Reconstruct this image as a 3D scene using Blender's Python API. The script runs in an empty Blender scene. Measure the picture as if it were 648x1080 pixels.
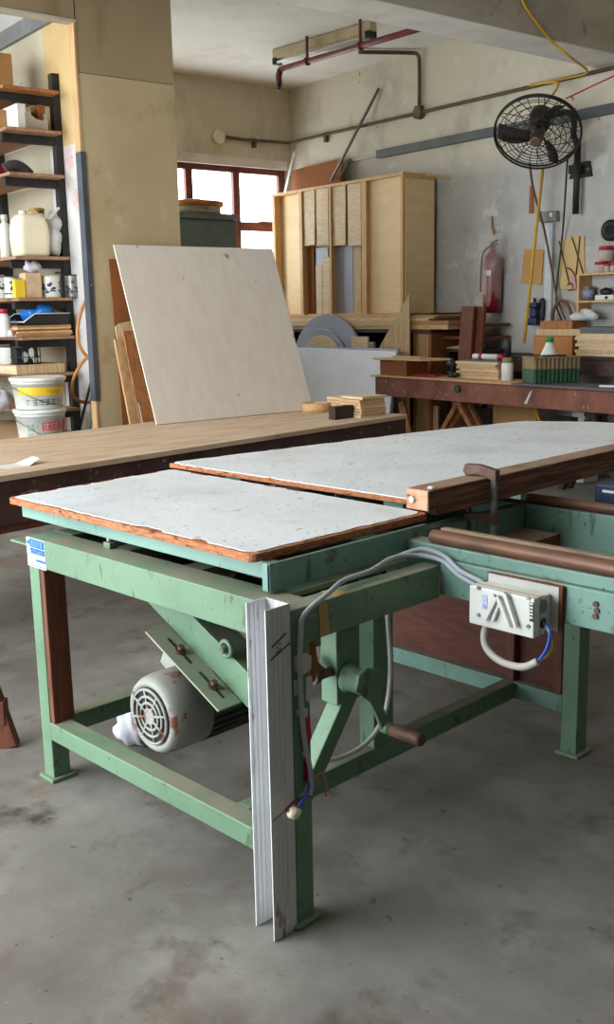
import bpy, math, random
from mathutils import Vector, Matrix
rnd = random.Random(7)
C = bpy.context.scene.collection
ROOM = math.radians(-6.8)                      # the room's walls against the saw's axes
CU = Vector((math.cos(ROOM), math.sin(ROOM), 0)); CV = Vector((-math.sin(ROOM), math.cos(ROOM), 0))
def W(p, q, z): return CU*p + CV*q + Vector((0, 0, z))
# ------------------------------------------------------------------ camera
YAW, PIT, ROL, FPX, HC = math.radians(-45.44), math.radians(11.43), math.radians(1.126), 1058.3, 1.5
fw = Vector((math.cos(PIT)*math.sin(YAW), math.cos(PIT)*math.cos(YAW), -math.sin(PIT)))
rt = Vector((math.cos(YAW), -math.sin(YAW), 0)); dn = fw.cross(rt)
c_, s_ = math.cos(ROL), math.sin(ROL)
RX = rt*c_ + dn*s_; DX = dn*c_ - rt*s_
cam = bpy.data.cameras.new('camera'); co = bpy.data.objects.new('camera', cam); C.objects.link(co)
co.matrix_world = Matrix(((RX.x, -DX.x, -fw.x, 0), (RX.y, -DX.y, -fw.y, 0), (RX.z, -DX.z, -fw.z, HC), (0, 0, 0, 1)))
cam.sensor_fit = 'VERTICAL'; cam.sensor_height = 24; cam.lens = 24*FPX/1080; cam.clip_start = .05
bpy.context.scene.camera = co
# measured directions: where a sight line meets a real plane
def ray(x, y): return RX*((x-324)/FPX) + DX*((y-540)/FPX) + fw
CO = Vector((0, 0, HC))
def wx(x, y, X): d = ray(x, y); return CO + d*(X/d.x)
def wy(x, y, Y): d = ray(x, y); return CO + d*(Y/d.y)
def wz(x, y, Z): d = ray(x, y); return CO + d*((Z-HC)/d.z)
def room(P): return Vector((P.dot(CU), P.dot(CV), P.z))
def rp(x, y, p): d = ray(x, y); return room(CO + d*(p/d.dot(CU)))
def rq(x, y, q): d = ray(x, y); return room(CO + d*(q/d.dot(CV)))
def rz(x, y, z): return room(wz(x, y, z))
# ------------------------------------------------------------------ mesh builder
class MB:
    def __init__(s): s.v = []; s.f = []; s.m = []; s.sm = []; s.cur = 0
    def add(s, vs, fs, smooth=False):
        o = len(s.v); s.v += [Vector(v) for v in vs]
        for f in fs: s.f.append([i+o for i in f]); s.m.append(s.cur); s.sm.append(smooth)
        return s
    def box(s, x0, x1, y0, y1, z0, z1):
        x0, x1 = min(x0, x1), max(x0, x1); y0, y1 = min(y0, y1), max(y0, y1); z0, z1 = min(z0, z1), max(z0, z1)
        return s.hexa([(x0,y0,z0),(x1,y0,z0),(x1,y1,z0),(x0,y1,z0),(x0,y0,z1),(x1,y0,z1),(x1,y1,z1),(x0,y1,z1)])
    def hexa(s, v): return s.add(v, [(0,3,2,1),(4,5,6,7),(0,1,5,4),(1,2,6,5),(2,3,7,6),(3,0,4,7)])
    def bar(s, a, b, w, h, up=(0,0,1)):
        a, b = Vector(a), Vector(b); t = (b-a).normalized(); sd = t.cross(Vector(up))
        if sd.length < 1e-4: sd = t.cross(Vector((0,1,0)))
        sd.normalize(); u = sd.cross(t); sd = sd*w/2; u = u*h/2
        return s.hexa([a-sd-u, a+sd-u, b+sd-u, b-sd-u, a-sd+u, a+sd+u, b+sd+u, b-sd+u])
    def prism(s, poly, d):
        d = Vector(d); n = len(poly); p = [Vector(v) for v in poly]
        return s.add(p+[v+d for v in p], [list(range(n))[::-1], [i+n for i in range(n)]] + [(i, (i+1) % n, (i+1) % n+n, i+n) for i in range(n)])
    def tube(s, pts, r, n=10, caps=True, closed=False):
        pts = [Vector(p) for p in pts]; k = len(pts); rs = r if isinstance(r, (list, tuple)) else [r]*k
        vs = []; fs = []; ref = None
        for i, p in enumerate(pts):
            if closed: t = pts[(i+1) % k]-pts[i-1]
            else: t = pts[min(i+1, k-1)]-pts[max(i-1, 0)]
            t.normalize()
            if ref is None:
                ref = t.cross(Vector((0,0,1)))
                if ref.length < .05: ref = t.cross(Vector((1,0,0)))
            ref = (ref - t*ref.dot(t)).normalized(); b = t.cross(ref)
            for j in range(n):
                a = 2*math.pi*j/n; vs.append(p + (ref*math.cos(a)+b*math.sin(a))*rs[i])
        for i in range(k if closed else k-1):
            for j in range(n):
                i2 = (i+1) % k; fs.append((i*n+j, i*n+(j+1) % n, i2*n+(j+1) % n, i2*n+j))
        s.add(vs, fs, True)
        if caps and not closed: o = len(s.v)-k*n; s.f += [[o+j for j in range(n)][::-1], [o+(k-1)*n+j for j in range(n)]]; s.m += [s.cur]*2; s.sm += [False]*2
        return s
    def cyl(s, a, b, r0, r1=None, n=20): return s.tube([a, b], [r0, r0 if r1 is None else r1], n)
    def lathe(s, prof, o=(0,0,0), ax=(0,0,1), n=24, sx=1, sy=1):
        ax = Vector(ax).normalized(); o = Vector(o); e = ax.cross(Vector((0,1,0)))
        if e.length < .1: e = ax.cross(Vector((1,0,0)))
        e.normalize(); g = ax.cross(e); vs = []; fs = []
        for r, z in prof:
            for j in range(n): a = 2*math.pi*j/n; vs.append(o + ax*z + e*(r*sx*math.cos(a)) + g*(r*sy*math.sin(a)))
        for i in range(len(prof)-1):
            for j in range(n): fs.append((i*n+j, i*n+(j+1) % n, (i+1)*n+(j+1) % n, (i+1)*n+j))
        s.add(vs, fs, True); k = len(prof); b = len(s.v)-k*n
        for i, rev in ((0, True), (k-1, False)):
            if prof[i][0] > 1e-4: s.f.append([b+i*n+j for j in range(n)][::(-1 if rev else 1)]); s.m.append(s.cur); s.sm.append(False)
        return s
    def blob(s, o, r, seed=1, amp=.25, n=16, m=10, flat=None):
        R = random.Random(seed); o = Vector(o); ph = [(R.uniform(1,5), R.uniform(1,5), R.uniform(0,6), R.uniform(.5,1)) for _ in range(7)]
        vs = []; fs = []
        for i in range(m+1):
            th = math.pi*i/m
            for j in range(n):
                a = 2*math.pi*j/n; d = Vector((math.sin(th)*math.cos(a), math.sin(th)*math.sin(a), math.cos(th)))
                k = 1 + amp*sum(w*math.sin(f*d.x*2.2+g*d.y*2+h+d.z*f) for f, g, h, w in ph)/3.5
                p = Vector((d.x*r[0]*k, d.y*r[1]*k, d.z*r[2]*k))
                if flat is not None: p.z = max(p.z, -flat)
                vs.append(o+p)
        for i in range(m):
            for j in range(n): fs.append((i*n+j, i*n+(j+1) % n, (i+1)*n+(j+1) % n, (i+1)*n+j))
        return s.add(vs, fs, True)
XF = {}
def conv(M, space, loc, rz_):
    inv = (Matrix.Translation(loc) @ Matrix.Rotation(rz_, 4, 'Z')).inverted()
    if space == 'l': return [v.copy() for v in M.v]
    if space == 'r': return [inv @ W(*v) for v in M.v]
    return [inv @ v for v in M.v]
def build(name, M, mats, parent=None, space='w', loc=(0,0,0), rotz=0., bev=0., label=None):
    loc = Vector(loc)
    if parent is not None: loc, rotz = XF[parent]
    me = bpy.data.meshes.new(name); me.from_pydata([tuple(v) for v in conv(M, space, loc, rotz)], [], M.f)
    for m in (mats if isinstance(mats, (list, tuple)) else [mats]): me.materials.append(m)
    for i, p in enumerate(me.polygons): p.material_index = M.m[i]; p.use_smooth = M.sm[i]
    me.update()
    o = bpy.data.objects.new(name, me); C.objects.link(o)
    if parent is not None: o.parent = parent
    else: o.location = loc; o.rotation_euler = (0, 0, rotz)
    XF[o] = (loc, rotz)
    if bev: b = o.modifiers.new('bevel', 'BEVEL'); b.width = bev; b.segments = 2; b.limit_method = 'ANGLE'; b.angle_limit = .9
    if label: o['label'] = label
    return o
def thing(name, label, cat, loc=(0,0,0), rotz=0., group=None):
    o = bpy.data.objects.new(name, None); C.objects.link(o); o.empty_display_size = .05
    o.location = loc; o.rotation_euler = (0, 0, rotz); XF[o] = (Vector(loc), rotz); return tag(o, label, cat, group)
def tag(o, label, cat, group=None):
    o['label'] = label; o['category'] = cat
    if group: o['group'] = group
    return o
def solo(name, M, mats, label, cat, space='r', group=None, bev=0.):
    lo = Vector((min(v.x for v in M.v), min(v.y for v in M.v), min(v.z for v in M.v))); hi = Vector((max(v.x for v in M.v), max(v.y for v in M.v), 0))
    b = Vector(((lo.x+hi.x)/2, (lo.y+hi.y)/2, lo.z))
    return tag(build(name, M, mats, None, space, W(*b) if space == 'r' else b, ROOM if space == 'r' else 0, bev), label, cat, group)
def rthing(name, label, cat, p, q, z, group=None): return thing(name, label, cat, W(p, q, z), ROOM, group)
def struct(name, M, m, space='r', parent=None, bev=0.):
    o = build(name, M, m, parent, space, (0,0,0), 0, bev)
    if parent is None: o['kind'] = 'structure'
    return o
def dup(root, loc, rotz, label, group=None):
    r = root.copy(); C.objects.link(r); r.location = loc; r.rotation_euler = (0, 0, rotz); r['label'] = label
    if group: r['group'] = group
    for ch in list(root.children):
        c = ch.copy(); C.objects.link(c); c.parent = r
        for g in ch.children: d = g.copy(); C.objects.link(d); d.parent = c
    return r
# ------------------------------------------------------------------ materials
def lin(c): return tuple(((x/255)/12.92 if x/255 <= .04045 else ((x/255+.055)/1.055)**2.4) for x in c) + (1,)
def mat(name, c, c2=None, c3=None, rough=.6, metal=0., scale=6, st=(1,1,1), lo=.4, hi=.65, cs=14, cst=(1,1,1), clo=.66, chi=.7, bump=0., bs=60, spec=.4, alpha=1.):
    m = bpy.data.materials.new(name); m.use_nodes = True; N = m.node_tree.nodes; L = m.node_tree.links
    b = N['Principled BSDF']; b.inputs['Roughness'].default_value = rough; b.inputs['Metallic'].default_value = metal
    b.inputs['Specular IOR Level'].default_value = spec; b.inputs['Base Color'].default_value = lin(c)
    tc = N.new('ShaderNodeTexCoord')
    def noise(sc, stv, det=5):
        mp = N.new('ShaderNodeMapping'); mp.inputs['Scale'].default_value = stv; L.new(tc.outputs['Object'], mp.inputs[0])
        n = N.new('ShaderNodeTexNoise'); n.inputs['Scale'].default_value = sc; n.inputs['Detail'].default_value = det; n.inputs['Roughness'].default_value = .62
        L.new(mp.outputs[0], n.inputs['Vector']); return n.outputs['Fac']
    def mixin(prev, fac, a, bb, col):
        r = N.new('ShaderNodeMapRange'); r.inputs['From Min'].default_value = a; r.inputs['From Max'].default_value = bb; L.new(fac, r.inputs['Value'])
        x = N.new('ShaderNodeMix'); x.data_type = 'RGBA'; L.new(r.outputs[0], x.inputs['Factor'])
        if isinstance(prev, tuple): x.inputs[6].default_value = prev
        else: L.new(prev, x.inputs[6])
        x.inputs[7].default_value = lin(col); return x.outputs[2]
    col = lin(c)
    if c2: col = mixin(col, noise(scale, st), lo, hi, c2)
    if c3: col = mixin(col, noise(cs, cst, 7), clo, chi, c3)
    if not isinstance(col, tuple): L.new(col, b.inputs['Base Color'])
    if bump:
        bp = N.new('ShaderNodeBump'); bp.inputs['Strength'].default_value = bump; bp.inputs['Distance'].default_value = .004
        L.new(noise(bs, (1,1,1)), bp.inputs['Height']); L.new(bp.outputs[0], b.inputs['Normal'])
    if alpha < 1: b.inputs['Alpha'].default_value = alpha
    return m
def wood(name, c, c2, st, c3=None, rough=.65, scale=9, **k): return mat(name, c, c2, c3, rough=rough, scale=scale, st=st, bump=.08, bs=40, **k)
GREEN = mat('green_paint', (108,139,110), (94,124,97), (96,92,72), rough=.45, scale=3, cs=9, clo=.64, chi=.7, bump=.04, bs=30)
GREEN2 = mat('green_paint_worn', (120,156,142), (104,138,126), (84,78,62), rough=.45, scale=3, cs=8, clo=.6, chi=.68, bump=.05, bs=30)
DUSTG = mat('dusty_green', (150,150,130), (128,150,124), (110,90,72), rough=.8, scale=5, cs=7)
LAM = mat('white_laminate', (234,238,243), (224,230,236), (150,118,88), rough=.38, scale=4, cs=17, cst=(2.2,.45,1), clo=.675, chi=.69, spec=.5)
CHIP = mat('chipboard_edge', (186,124,84), (142,84,52), (90,52,32), rough=.85, scale=40, st=(1,1,5), cs=50, cst=(.6,.6,3), clo=.58, chi=.62, bump=.4, bs=120)
PLYEDGE = mat('plywood_edge', (146,102,76), (92,58,42), (168,128,96), rough=.75, scale=14, st=(.25,.25,9), lo=.45, hi=.55, cs=30, cst=(.4,.4,3), bump=.15)
PIPE = mat('worn_steel_pipe', (120,86,66), (88,62,48), (150,124,100), rough=.5, metal=.3, scale=5, st=(1,3,3), cs=8)
RUST = mat('rusty_iron', (112,84,70), (84,62,54), (140,120,104), rough=.6, metal=.35, scale=20)
STEEL = mat('steel', (150,150,148), (120,118,114), rough=.4, metal=.7, scale=12)
DARK = mat('dark_iron', (48,46,44), (34,32,31), rough=.6, metal=.2, scale=12)
BLACK = mat('black_plastic', (28,28,30), (40,40,42), rough=.5)
REDW = wood('reddish_plank', (118,66,42), (88,46,28), (6,6,.6))
REDP = wood('reddish_panel', (104,54,38), (82,40,28), (1,1,5), c3=(120,66,46), cs=4)
ALU = mat('white_channel', (212,213,214), (200,201,203), (150,128,108), rough=.42, scale=4, cs=16, cst=(2.2,2.2,.35), clo=.645, chi=.67)
GREY = mat('grey_cable', (176,180,188), (160,164,172), rough=.5)
CABW = mat('pale_cable', (196,192,184), (180,176,168), rough=.5)
PLW = mat('white_plastic', (222,222,214), (208,208,200), rough=.35)
PLW2 = mat('aged_plastic', (206,206,194), (188,188,176), (150,140,120), rough=.4, scale=5, cs=9)
BLUEP = mat('blue_print', (18,92,158), (24,100,166), rough=.4)
BLUE = mat('blue_wire', (44,84,190), rough=.4); YEL = mat('yellow_wire', (224,196,40), rough=.4); BRNW = mat('brown_wire', (176,120,76), rough=.5)
RED = mat('red_paint', (176,26,42), (150,20,60), rough=.4); WHITEP = mat('white_paint', (206,206,200), (186,186,180), rough=.5); CYAN = mat('blue_paint', (90,160,186), (150,180,190), rough=.4)
MASK = mat('masking_tape', (190,156,104), (168,130,82), rough=.7)
MOTOR = mat('motor_grey', (158,158,150), (140,140,132), (116,72,54), rough=.5, scale=4, cs=9, clo=.6, chi=.63, bump=.05)
MOTORB = mat('motor_body', (86,86,80), (66,64,60), rough=.6, scale=8)
CLOTH = mat('white_cloth', (206,204,208), (182,180,190), rough=.9, scale=10, bump=.3, bs=25)
FLOOR = mat('concrete_floor', (136,132,126), (108,103,97), (72,62,53), rough=.6, scale=2.2, lo=.32, hi=.68, cs=3.2, clo=.62, chi=.72, bump=.05, bs=80)
WALL = mat('wall_plaster', (188,186,181), (168,165,158), (130,126,120), rough=.85, scale=1.1, lo=.35, hi=.7, cs=4, clo=.64, chi=.8, bump=.06, bs=12)
WALLC = mat('cream_plaster', (220,212,190), (204,192,164), (176,160,132), rough=.85, scale=.9, lo=.4, hi=.7, cs=2, clo=.6, chi=.8, bump=.05, bs=12)
CEIL = mat('ceiling_plaster', (224,220,208), (210,204,190), (150,140,124), rough=.9, scale=.8, cs=5, clo=.72, chi=.76)
TAN = mat('partition_board', (190,170,132), (180,158,120), (156,134,98), rough=.8, scale=1.4, cs=3, clo=.6, chi=.75)
TAN2 = mat('partition_board_upper', (160,140,106), (152,132,98), (134,114,82), rough=.8, scale=1.4, cs=3, clo=.6, chi=.75)
LWOOD = wood('pale_timber', (196,160,114), (170,132,90), (5,5,.5))
DSTEEL = mat('slate_paint', (78,82,92), (62,64,72), (150,140,130), rough=.5, scale=5, cs=20, clo=.68, chi=.7)
YPANEL = mat('yellow_hardboard', (206,178,126), (196,166,112), rough=.75, scale=2); OLDW = mat('old_white_panel', (196,188,168), (180,168,140), (150,134,104), rough=.8, scale=2, cs=6)
REDS = mat('red_stained_white', (208,206,202), (200,196,190), (196,128,118), rough=.8, scale=3, cs=2.2, clo=.58, chi=.7)
PLYW = wood('birch_plywood', (228,216,204), (221,208,194), (7,7,.4), c3=(150,112,86), scale=2.2, cs=7, cst=(1.6,1,.6), clo=.67, chi=.70)
PLYC = wood('cabinet_plywood', (236,208,162), (228,197,148), (1,1,6), scale=3); PLYD = wood('cabinet_batten', (212,174,122), (194,154,102), (5,5,.6))
CARD = mat('cardboard', (178,132,84), (160,116,72), rough=.8, scale=5); HARD = mat('brown_hardboard', (150,92,48), (136,80,40), rough=.75, scale=3)
OAK = wood('oak_board', (206,178,138), (182,150,108), (6,6,.5)); PALE = wood('pale_board', (220,196,160), (200,172,132), (1,6,6)); PINE = wood('pine_edge', (214,176,126), (188,146,98), (1,5,8))
BENCHT = wood('bench_top', (212,186,160), (190,160,132), (4,.7,1), c3=(206,190,168), scale=4, cs=6); BENCHA = mat('bench_apron', (84,54,46), (60,40,36), (150,130,120), rough=.65, scale=4, cs=10, cst=(2,1,.6), clo=.68, chi=.73)
REDA = mat('red_bench_apron', (138,84,66), (104,62,50), (200,186,176), rough=.6, scale=4, st=(1,1,.6), cs=10, cst=(1.6,1,.5), clo=.66, chi=.72)
TIMB = wood('trestle_timber', (168,112,66), (136,86,48), (5,5,.7)); DWOOD = mat('dark_timber', (66,48,40), (50,36,32), rough=.7, scale=6)
GBLUE = mat('grey_blue_laminate', (164,168,182), (154,158,172), rough=.4, scale=3); WSHEET = mat('white_sheet', (244,247,254), (238,242,252), rough=.4, scale=3)
LOCKER = mat('grey_locker', (116,128,126), (100,112,110), rough=.45, scale=6); WFRAME = mat('window_paint', (110,56,44), (88,42,34), rough=.5, scale=6)
BRONZE = mat('conduit', (106,94,72), (84,74,58), rough=.5, metal=.3, scale=10); REDPIPE = mat('red_pipe', (118,58,46), (98,46,38), rough=.5, scale=8)
TRUNK = mat('grey_trunking', (128,130,128), (112,114,112), rough=.5); ROPE = mat('yellow_cable', (206,160,44), (186,140,36), rough=.55); BCAB = mat('brown_cable', (104,72,44), rough=.6)
FAN = mat('fan_iron', (50,44,40), (38,34,30), rough=.6, metal=.2); EXT = mat('extinguisher_red', (128,26,34), (104,20,28), rough=.35)
POLY = mat('polythene', (220,212,204), rough=.15, alpha=.2); NAVY = mat('navy_tool', (34,50,84), (26,38,66), rough=.5)
PAPER = mat('paper', (226,222,214), (214,208,198), rough=.8); GREYSH = mat('grey_sheet', (104,104,106), (94,94,96), rough=.7, scale=3)
GRN = mat('green_crate', (58,92,66), (46,76,54), rough=.6); CRB = mat('brown_crate', (146,124,88), (124,104,72), rough=.7, scale=8); GCAP = mat('green_cap', (30,140,80), rough=.4)
TINM = mat('tin_metal', (150,148,142), (110,106,100), rough=.4, metal=.5, scale=10); GOLD = mat('gold_tin', (176,146,60), (150,122,46), rough=.35, metal=.3); CREAM = mat('cream_can', (236,226,196), (226,214,182), rough=.45, scale=3)
BAG = mat('bag_film', (214,214,208), (176,184,190), rough=.4, scale=6, bump=.4, bs=14); BBAG = mat('blue_bag', (30,130,220), (20,100,196), rough=.35, scale=8, bump=.3, bs=20)
YBOX = mat('yellow_print', (236,200,50), (226,186,40), rough=.5); INK = mat('dark_print', (56,66,90), (46,54,74), rough=.5); REDI = mat('red_print', (196,60,66), rough=.5); GRNI = mat('green_print', (90,160,130), rough=.5)
HOSE = mat('orange_hose', (190,128,66), (160,100,48), rough=.5); ORNG = mat('orange_rim', (206,136,60), (180,112,44), rough=.5); CLEARJ = mat('jar_plastic', (226,216,206), (206,180,160), rough=.15, alpha=.6); PINK = mat('pink_plastic', (196,140,160), rough=.5)
def dusted(m, c, lo=.35, hi=.6, amt=.85, sc=6):
    """settled dust on the faces that point up"""
    N = m.node_tree.nodes; L = m.node_tree.links; b = N['Principled BSDF']; g = N.new('ShaderNodeNewGeometry'); sp = N.new('ShaderNodeSeparateXYZ'); L.new(g.outputs['Normal'], sp.inputs[0])
    r = N.new('ShaderNodeMapRange'); r.inputs['From Min'].default_value = .75; r.inputs['From Max'].default_value = .95; L.new(sp.outputs['Z'], r.inputs['Value'])
    tc = N.new('ShaderNodeTexCoord'); n = N.new('ShaderNodeTexNoise'); n.inputs['Scale'].default_value = sc; n.inputs['Detail'].default_value = 6; L.new(tc.outputs['Object'], n.inputs['Vector'])
    r2 = N.new('ShaderNodeMapRange'); r2.inputs['From Min'].default_value = lo; r2.inputs['From Max'].default_value = hi; r2.inputs['To Max'].default_value = amt; L.new(n.outputs['Fac'], r2.inputs['Value'])
    mu = N.new('ShaderNodeMath'); mu.operation = 'MULTIPLY'; L.new(r.outputs[0], mu.inputs[0]); L.new(r2.outputs[0], mu.inputs[1])
    x = N.new('ShaderNodeMix'); x.data_type = 'RGBA'; L.new(mu.outputs[0], x.inputs['Factor']); L.new(b.inputs['Base Color'].links[0].from_socket, x.inputs[6]); x.inputs[7].default_value = lin(c); L.new(x.outputs[2], b.inputs['Base Color']); return m
def overlay(m, c, sc, st, lo, hi, amt=1., det=8, z=None, vor=False):
    N = m.node_tree.nodes; L = m.node_tree.links; b = N['Principled BSDF']; tc = N.new('ShaderNodeTexCoord'); mp = N.new('ShaderNodeMapping'); mp.inputs['Scale'].default_value = st; L.new(tc.outputs['Object'], mp.inputs[0])
    n = N.new('ShaderNodeTexNoise'); n.inputs['Scale'].default_value = sc; n.inputs['Detail'].default_value = det; n.inputs['Roughness'].default_value = .6; L.new(mp.outputs[0], n.inputs['Vector'])
    r = N.new('ShaderNodeMapRange'); r.inputs['From Min'].default_value = lo; r.inputs['From Max'].default_value = hi; r.inputs['To Max'].default_value = amt
    src = n.outputs['Fac']
    if z:
        s2 = N.new('ShaderNodeSeparateXYZ'); L.new(tc.outputs['Object'], s2.inputs[0]); q = N.new('ShaderNodeMath'); q.operation = 'MULTIPLY_ADD'; q.inputs[1].default_value = z; L.new(s2.outputs['Z'], q.inputs[0]); L.new(src, q.inputs[2]); src = q.outputs[0]
    L.new(src, r.inputs['Value']); x = N.new('ShaderNodeMix'); x.data_type = 'RGBA'; L.new(r.outputs[0], x.inputs['Factor']); x.inputs[7].default_value = lin(c)
    if b.inputs['Base Color'].links: L.new(b.inputs['Base Color'].links[0].from_socket, x.inputs[6])
    else: x.inputs[6].default_value = b.inputs['Base Color'].default_value
    L.new(x.outputs[2], b.inputs['Base Color']); return m
for g_ in (GREEN, GREEN2):
    overlay(g_, (70,76,58), 26, (1,1,.3), .61, .68, .7); overlay(g_, (92,64,48), 12, (1,1,.8), .645, .675, .75); overlay(g_, (60,62,50), 60, (1,1,1), .655, .68, .8); overlay(g_, (158,152,132), 40, (1,1,1), .65, .68, .4); dusted(g_, (150,142,126))
overlay(LAM, (112,98,84), 62, (1,1,1), .63, .655, .8); overlay(LAM, (172,144,112), 26, (1,.4,1), .66, .685, .85); overlay(LAM, (190,193,194), 3, (1,1,1), .5, .75, .6)
overlay(FLOOR, (158,154,147), 2.6, (1,1,1), .5, .66, .6); overlay(FLOOR, (72,62,54), 5, (1,1,1), .575, .7, .6); overlay(FLOOR, (56,50,44), 26, (1,1,1), .655, .69, .6); overlay(FLOOR, (168,164,156), 50, (1,1,1), .66, .69, .4); overlay(FLOOR, (110,82,66), 1.5, (1,1,1), .6, .66, .5); overlay(FLOOR, (90,82,74), 110, (1,1,1), .56, .7, .25)
overlay(ALU, (130,118,106), 50, (1,1,.12), .62, .68, .5)
overlay(BENCHT, (136,108,84), 26, (1.5,.25,1), .62, .7, .6); overlay(BENCHT, (222,206,182), 14, (1,.6,1), .64, .72, .6)
overlay(BENCHA, (150,132,122), 26, (1,.5,1), .62, .66, .6); overlay(REDA, (206,196,190), 30, (1.6,1,.4), .62, .66, .7)
REDWD = dusted(wood('dusty_reddish_block', (118,66,42), (88,46,28), (6,6,.6)), (160,138,118), .3, .55, .85)
WALLR = mat('right_wall_plaster', (186,184,179), (168,165,158), (132,128,122), rough=.85, scale=1.1, lo=.35, hi=.7, cs=4, clo=.64, chi=.8, bump=.06, bs=12)
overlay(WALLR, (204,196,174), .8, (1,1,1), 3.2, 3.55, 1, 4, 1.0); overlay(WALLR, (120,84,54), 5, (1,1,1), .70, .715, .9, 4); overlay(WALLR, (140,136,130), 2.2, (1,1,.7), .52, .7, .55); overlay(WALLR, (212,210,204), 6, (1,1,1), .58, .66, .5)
overlay(WALLC, (156,142,118), 1.8, (1,1,.6), .5, .72, .7); overlay(WALLC, (228,222,206), 5, (1,1,1), .6, .68, .4)
overlay(CEIL, (176,166,150), 2.4, (1,1,1), .56, .74, .5); overlay(CEIL, (96,86,76), 14, (1,1,1), .7, .72, .8)
overlay(PIPE, (86,72,78), 3, (.6,3,3), .58, .7, .6)
overlay(MOTOR, (120,64,46), 16, (1,1,1), .59, .62, .9); dusted(MOTOR, (150,142,128), .3, .6, .6)
overlay(TAN, (150,130,96), .7, (1,1,.6), .52, .7, .5); overlay(TAN, (206,194,166), 3, (1,1,.7), .62, .7, .5); overlay(TAN2, (120,98,66), 2, (1,2,.6), .55, .7, .5); overlay(REDP, (76,40,30), 2, (1,1,3), .5, .7, .6); dusted(PLYEDGE, (156,132,110), .3, .55, .85)
GLASS = bpy.data.materials.new('window_glass'); GLASS.use_nodes = True
_n = GLASS.node_tree.nodes; _l = GLASS.node_tree.links; _n.remove(_n['Principled BSDF'])
_t = _n.new('ShaderNodeBsdfTransparent'); _g = _n.new('ShaderNodeBsdfGlossy'); _g.inputs['Roughness'].default_value = .05; _x = _n.new('ShaderNodeMixShader'); _x.inputs[0].default_value = .06
_l.new(_t.outputs[0], _x.inputs[1]); _l.new(_g.outputs[0], _x.inputs[2]); _l.new(_x.outputs[0], _n['Material Output'].inputs[0])
EMPTY_TUBE = mat('lamp_tube', (226,226,220), rough=.3)

BLOCKM = mat('blocker_dark', (56,53,49), (48,45,42), rough=.9, scale=1)  # very dark colour, set to cut bounce off the added unseen walls
# ================================================================== ROOM
CZ = 4.0; PW = -9.85; QR = 7.5; PE = -6.1; QS = 3.15; PX = 6.5; QL = -1.9; PXF = -2.0
struct('floor', MB().box(PW-.2, PX, QL, QR+.2, -.1, 0), FLOOR)
struct('ceiling', MB().box(PW-.2, PX, QL, QR+.2, CZ, CZ+.15), CEIL)
struct('wall_right', MB().box(PW-.2, PX, QR, QR+.2, 0, CZ), WALLR)
struct('blocker_back', MB().box(PX, PX+.2, QL, QR+.2, 0, CZ+.15), BLOCKM)  # added out of view to keep light off the saw's right-hand faces
struct('blocker_front', MB().box(PXF, PX, QL-.2, QL, 0, CZ).box(PW-.2, -6.3, QL-.2, QL, 0, 2.3), BLOCKM)  # unseen pieces added to narrow the daylight opening and dim the store room
WQ0, WQ1, WZ0, WZ1 = 3.75, 7.43, 1.55, 3.20
m = MB(); m.box(PW-.2, PW, QL, WQ0, 0, CZ); m.box(PW-.2, PW, WQ1, QR, 0, CZ); m.box(PW-.2, PW, WQ0, WQ1, 0, WZ0); m.box(PW-.2, PW, WQ0, WQ1, WZ1, CZ)
struct('wall_far', m, WALLC)
# window: reveal, steel frame with posts and rails, one pane per light
wf = MB(); gz = []
def wpx(x, y): return rp(x, y, PW-.06)
posts = [WQ0+.03, 4.60, 5.36, 6.11, 6.74, WQ1-.05]
for i, q in enumerate(posts): wf.box(PW-.10, PW-.04, q-.045, q+.045, WZ0, WZ1-.10)
wf.box(PW-.10, PW-.04, WQ0, WQ1, WZ1-.165, WZ1-.10); wf.box(PW-.10, PW-.04, WQ0, WQ1, WZ0, WZ0+.07)
wf.box(PW-.10, PW-.04, 6.74, WQ1, 2.40, 2.50)
wf.box(PW-.105, PW-.03, 7.06, 7.28, 2.485, 2.515)
win = struct('window_1', wf, WFRAME, bev=.006)
for a, b in zip(posts[:-1], posts[1:]):
    build('window_pane', MB().box(PW-.075, PW-.069, a+.04, b-.04, WZ0+.06, WZ1-.16), GLASS, win, 'r')
m = MB(); m.box(PW-.12, PW+.006, WQ0, WQ1, WZ1-.10, WZ1); struct('trim_1', m, mat('white_lintel', (226,222,212), (210,204,192), rough=.8, scale=4))
# ceiling beam
struct('beam', MB().box(-5.56, -5.2, QL, QR, 3.44, CZ), mat('beam_concrete', (176,166,150), (156,145,130), (120,108,94), rough=.9, scale=3, st=(1,.4,1), cs=9, clo=.6, chi=.72, bump=.25, bs=18))
struct('trim_6', MB().box(-5.56, -5.2, QL, QR, 3.432, 3.44), mat('pale_slab', (232,228,218), (214,208,196), rough=.9, scale=3))  # thin slab under the beam, paler than its sides
# partition with the store room opening
m = MB(); J = rp(83, 86, PE).y; TH = .075
m.cur = 1; m.box(PE-TH, PE, J, 3.68, 2.972, CZ); m.box(PE-TH, PE, QL, J, 3.27, CZ)
m.cur = 0; m.box(PE-TH, PE, J, 3.68, 0, 2.968); m.box(PE-TH, PE, QL, .2, 0, 3.27); m.box(PE-.4, PE-TH, QS+.01, 3.68, 0, CZ)
m.cur = 2; m.box(PE-TH+.01, PE-.003, J+.01, 3.67, 2.968, 2.972)
m.box(PE-.002, PE+.0006, J-.003, J+.003, 3.275, CZ); struct('wall_left', m, [TAN, TAN2, DARK])
struct('trim_2', MB().box(PE-TH, PE+.006, QL, J+.004, 3.256, 3.272), OLDW)
struct('trim_3', MB().box(PE-TH, PE+.003, J-.014, J+.002, 0, 3.256), LWOOD)
m = MB(); m.box(PE+.003, PE+.008, J-.02, J+.012, .93, 2.5); m.box(PE-TH+.01, PE+.003, J-.02, J-.014, .93, 2.5)
struct('trim_4', m, DSTEEL)
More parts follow.
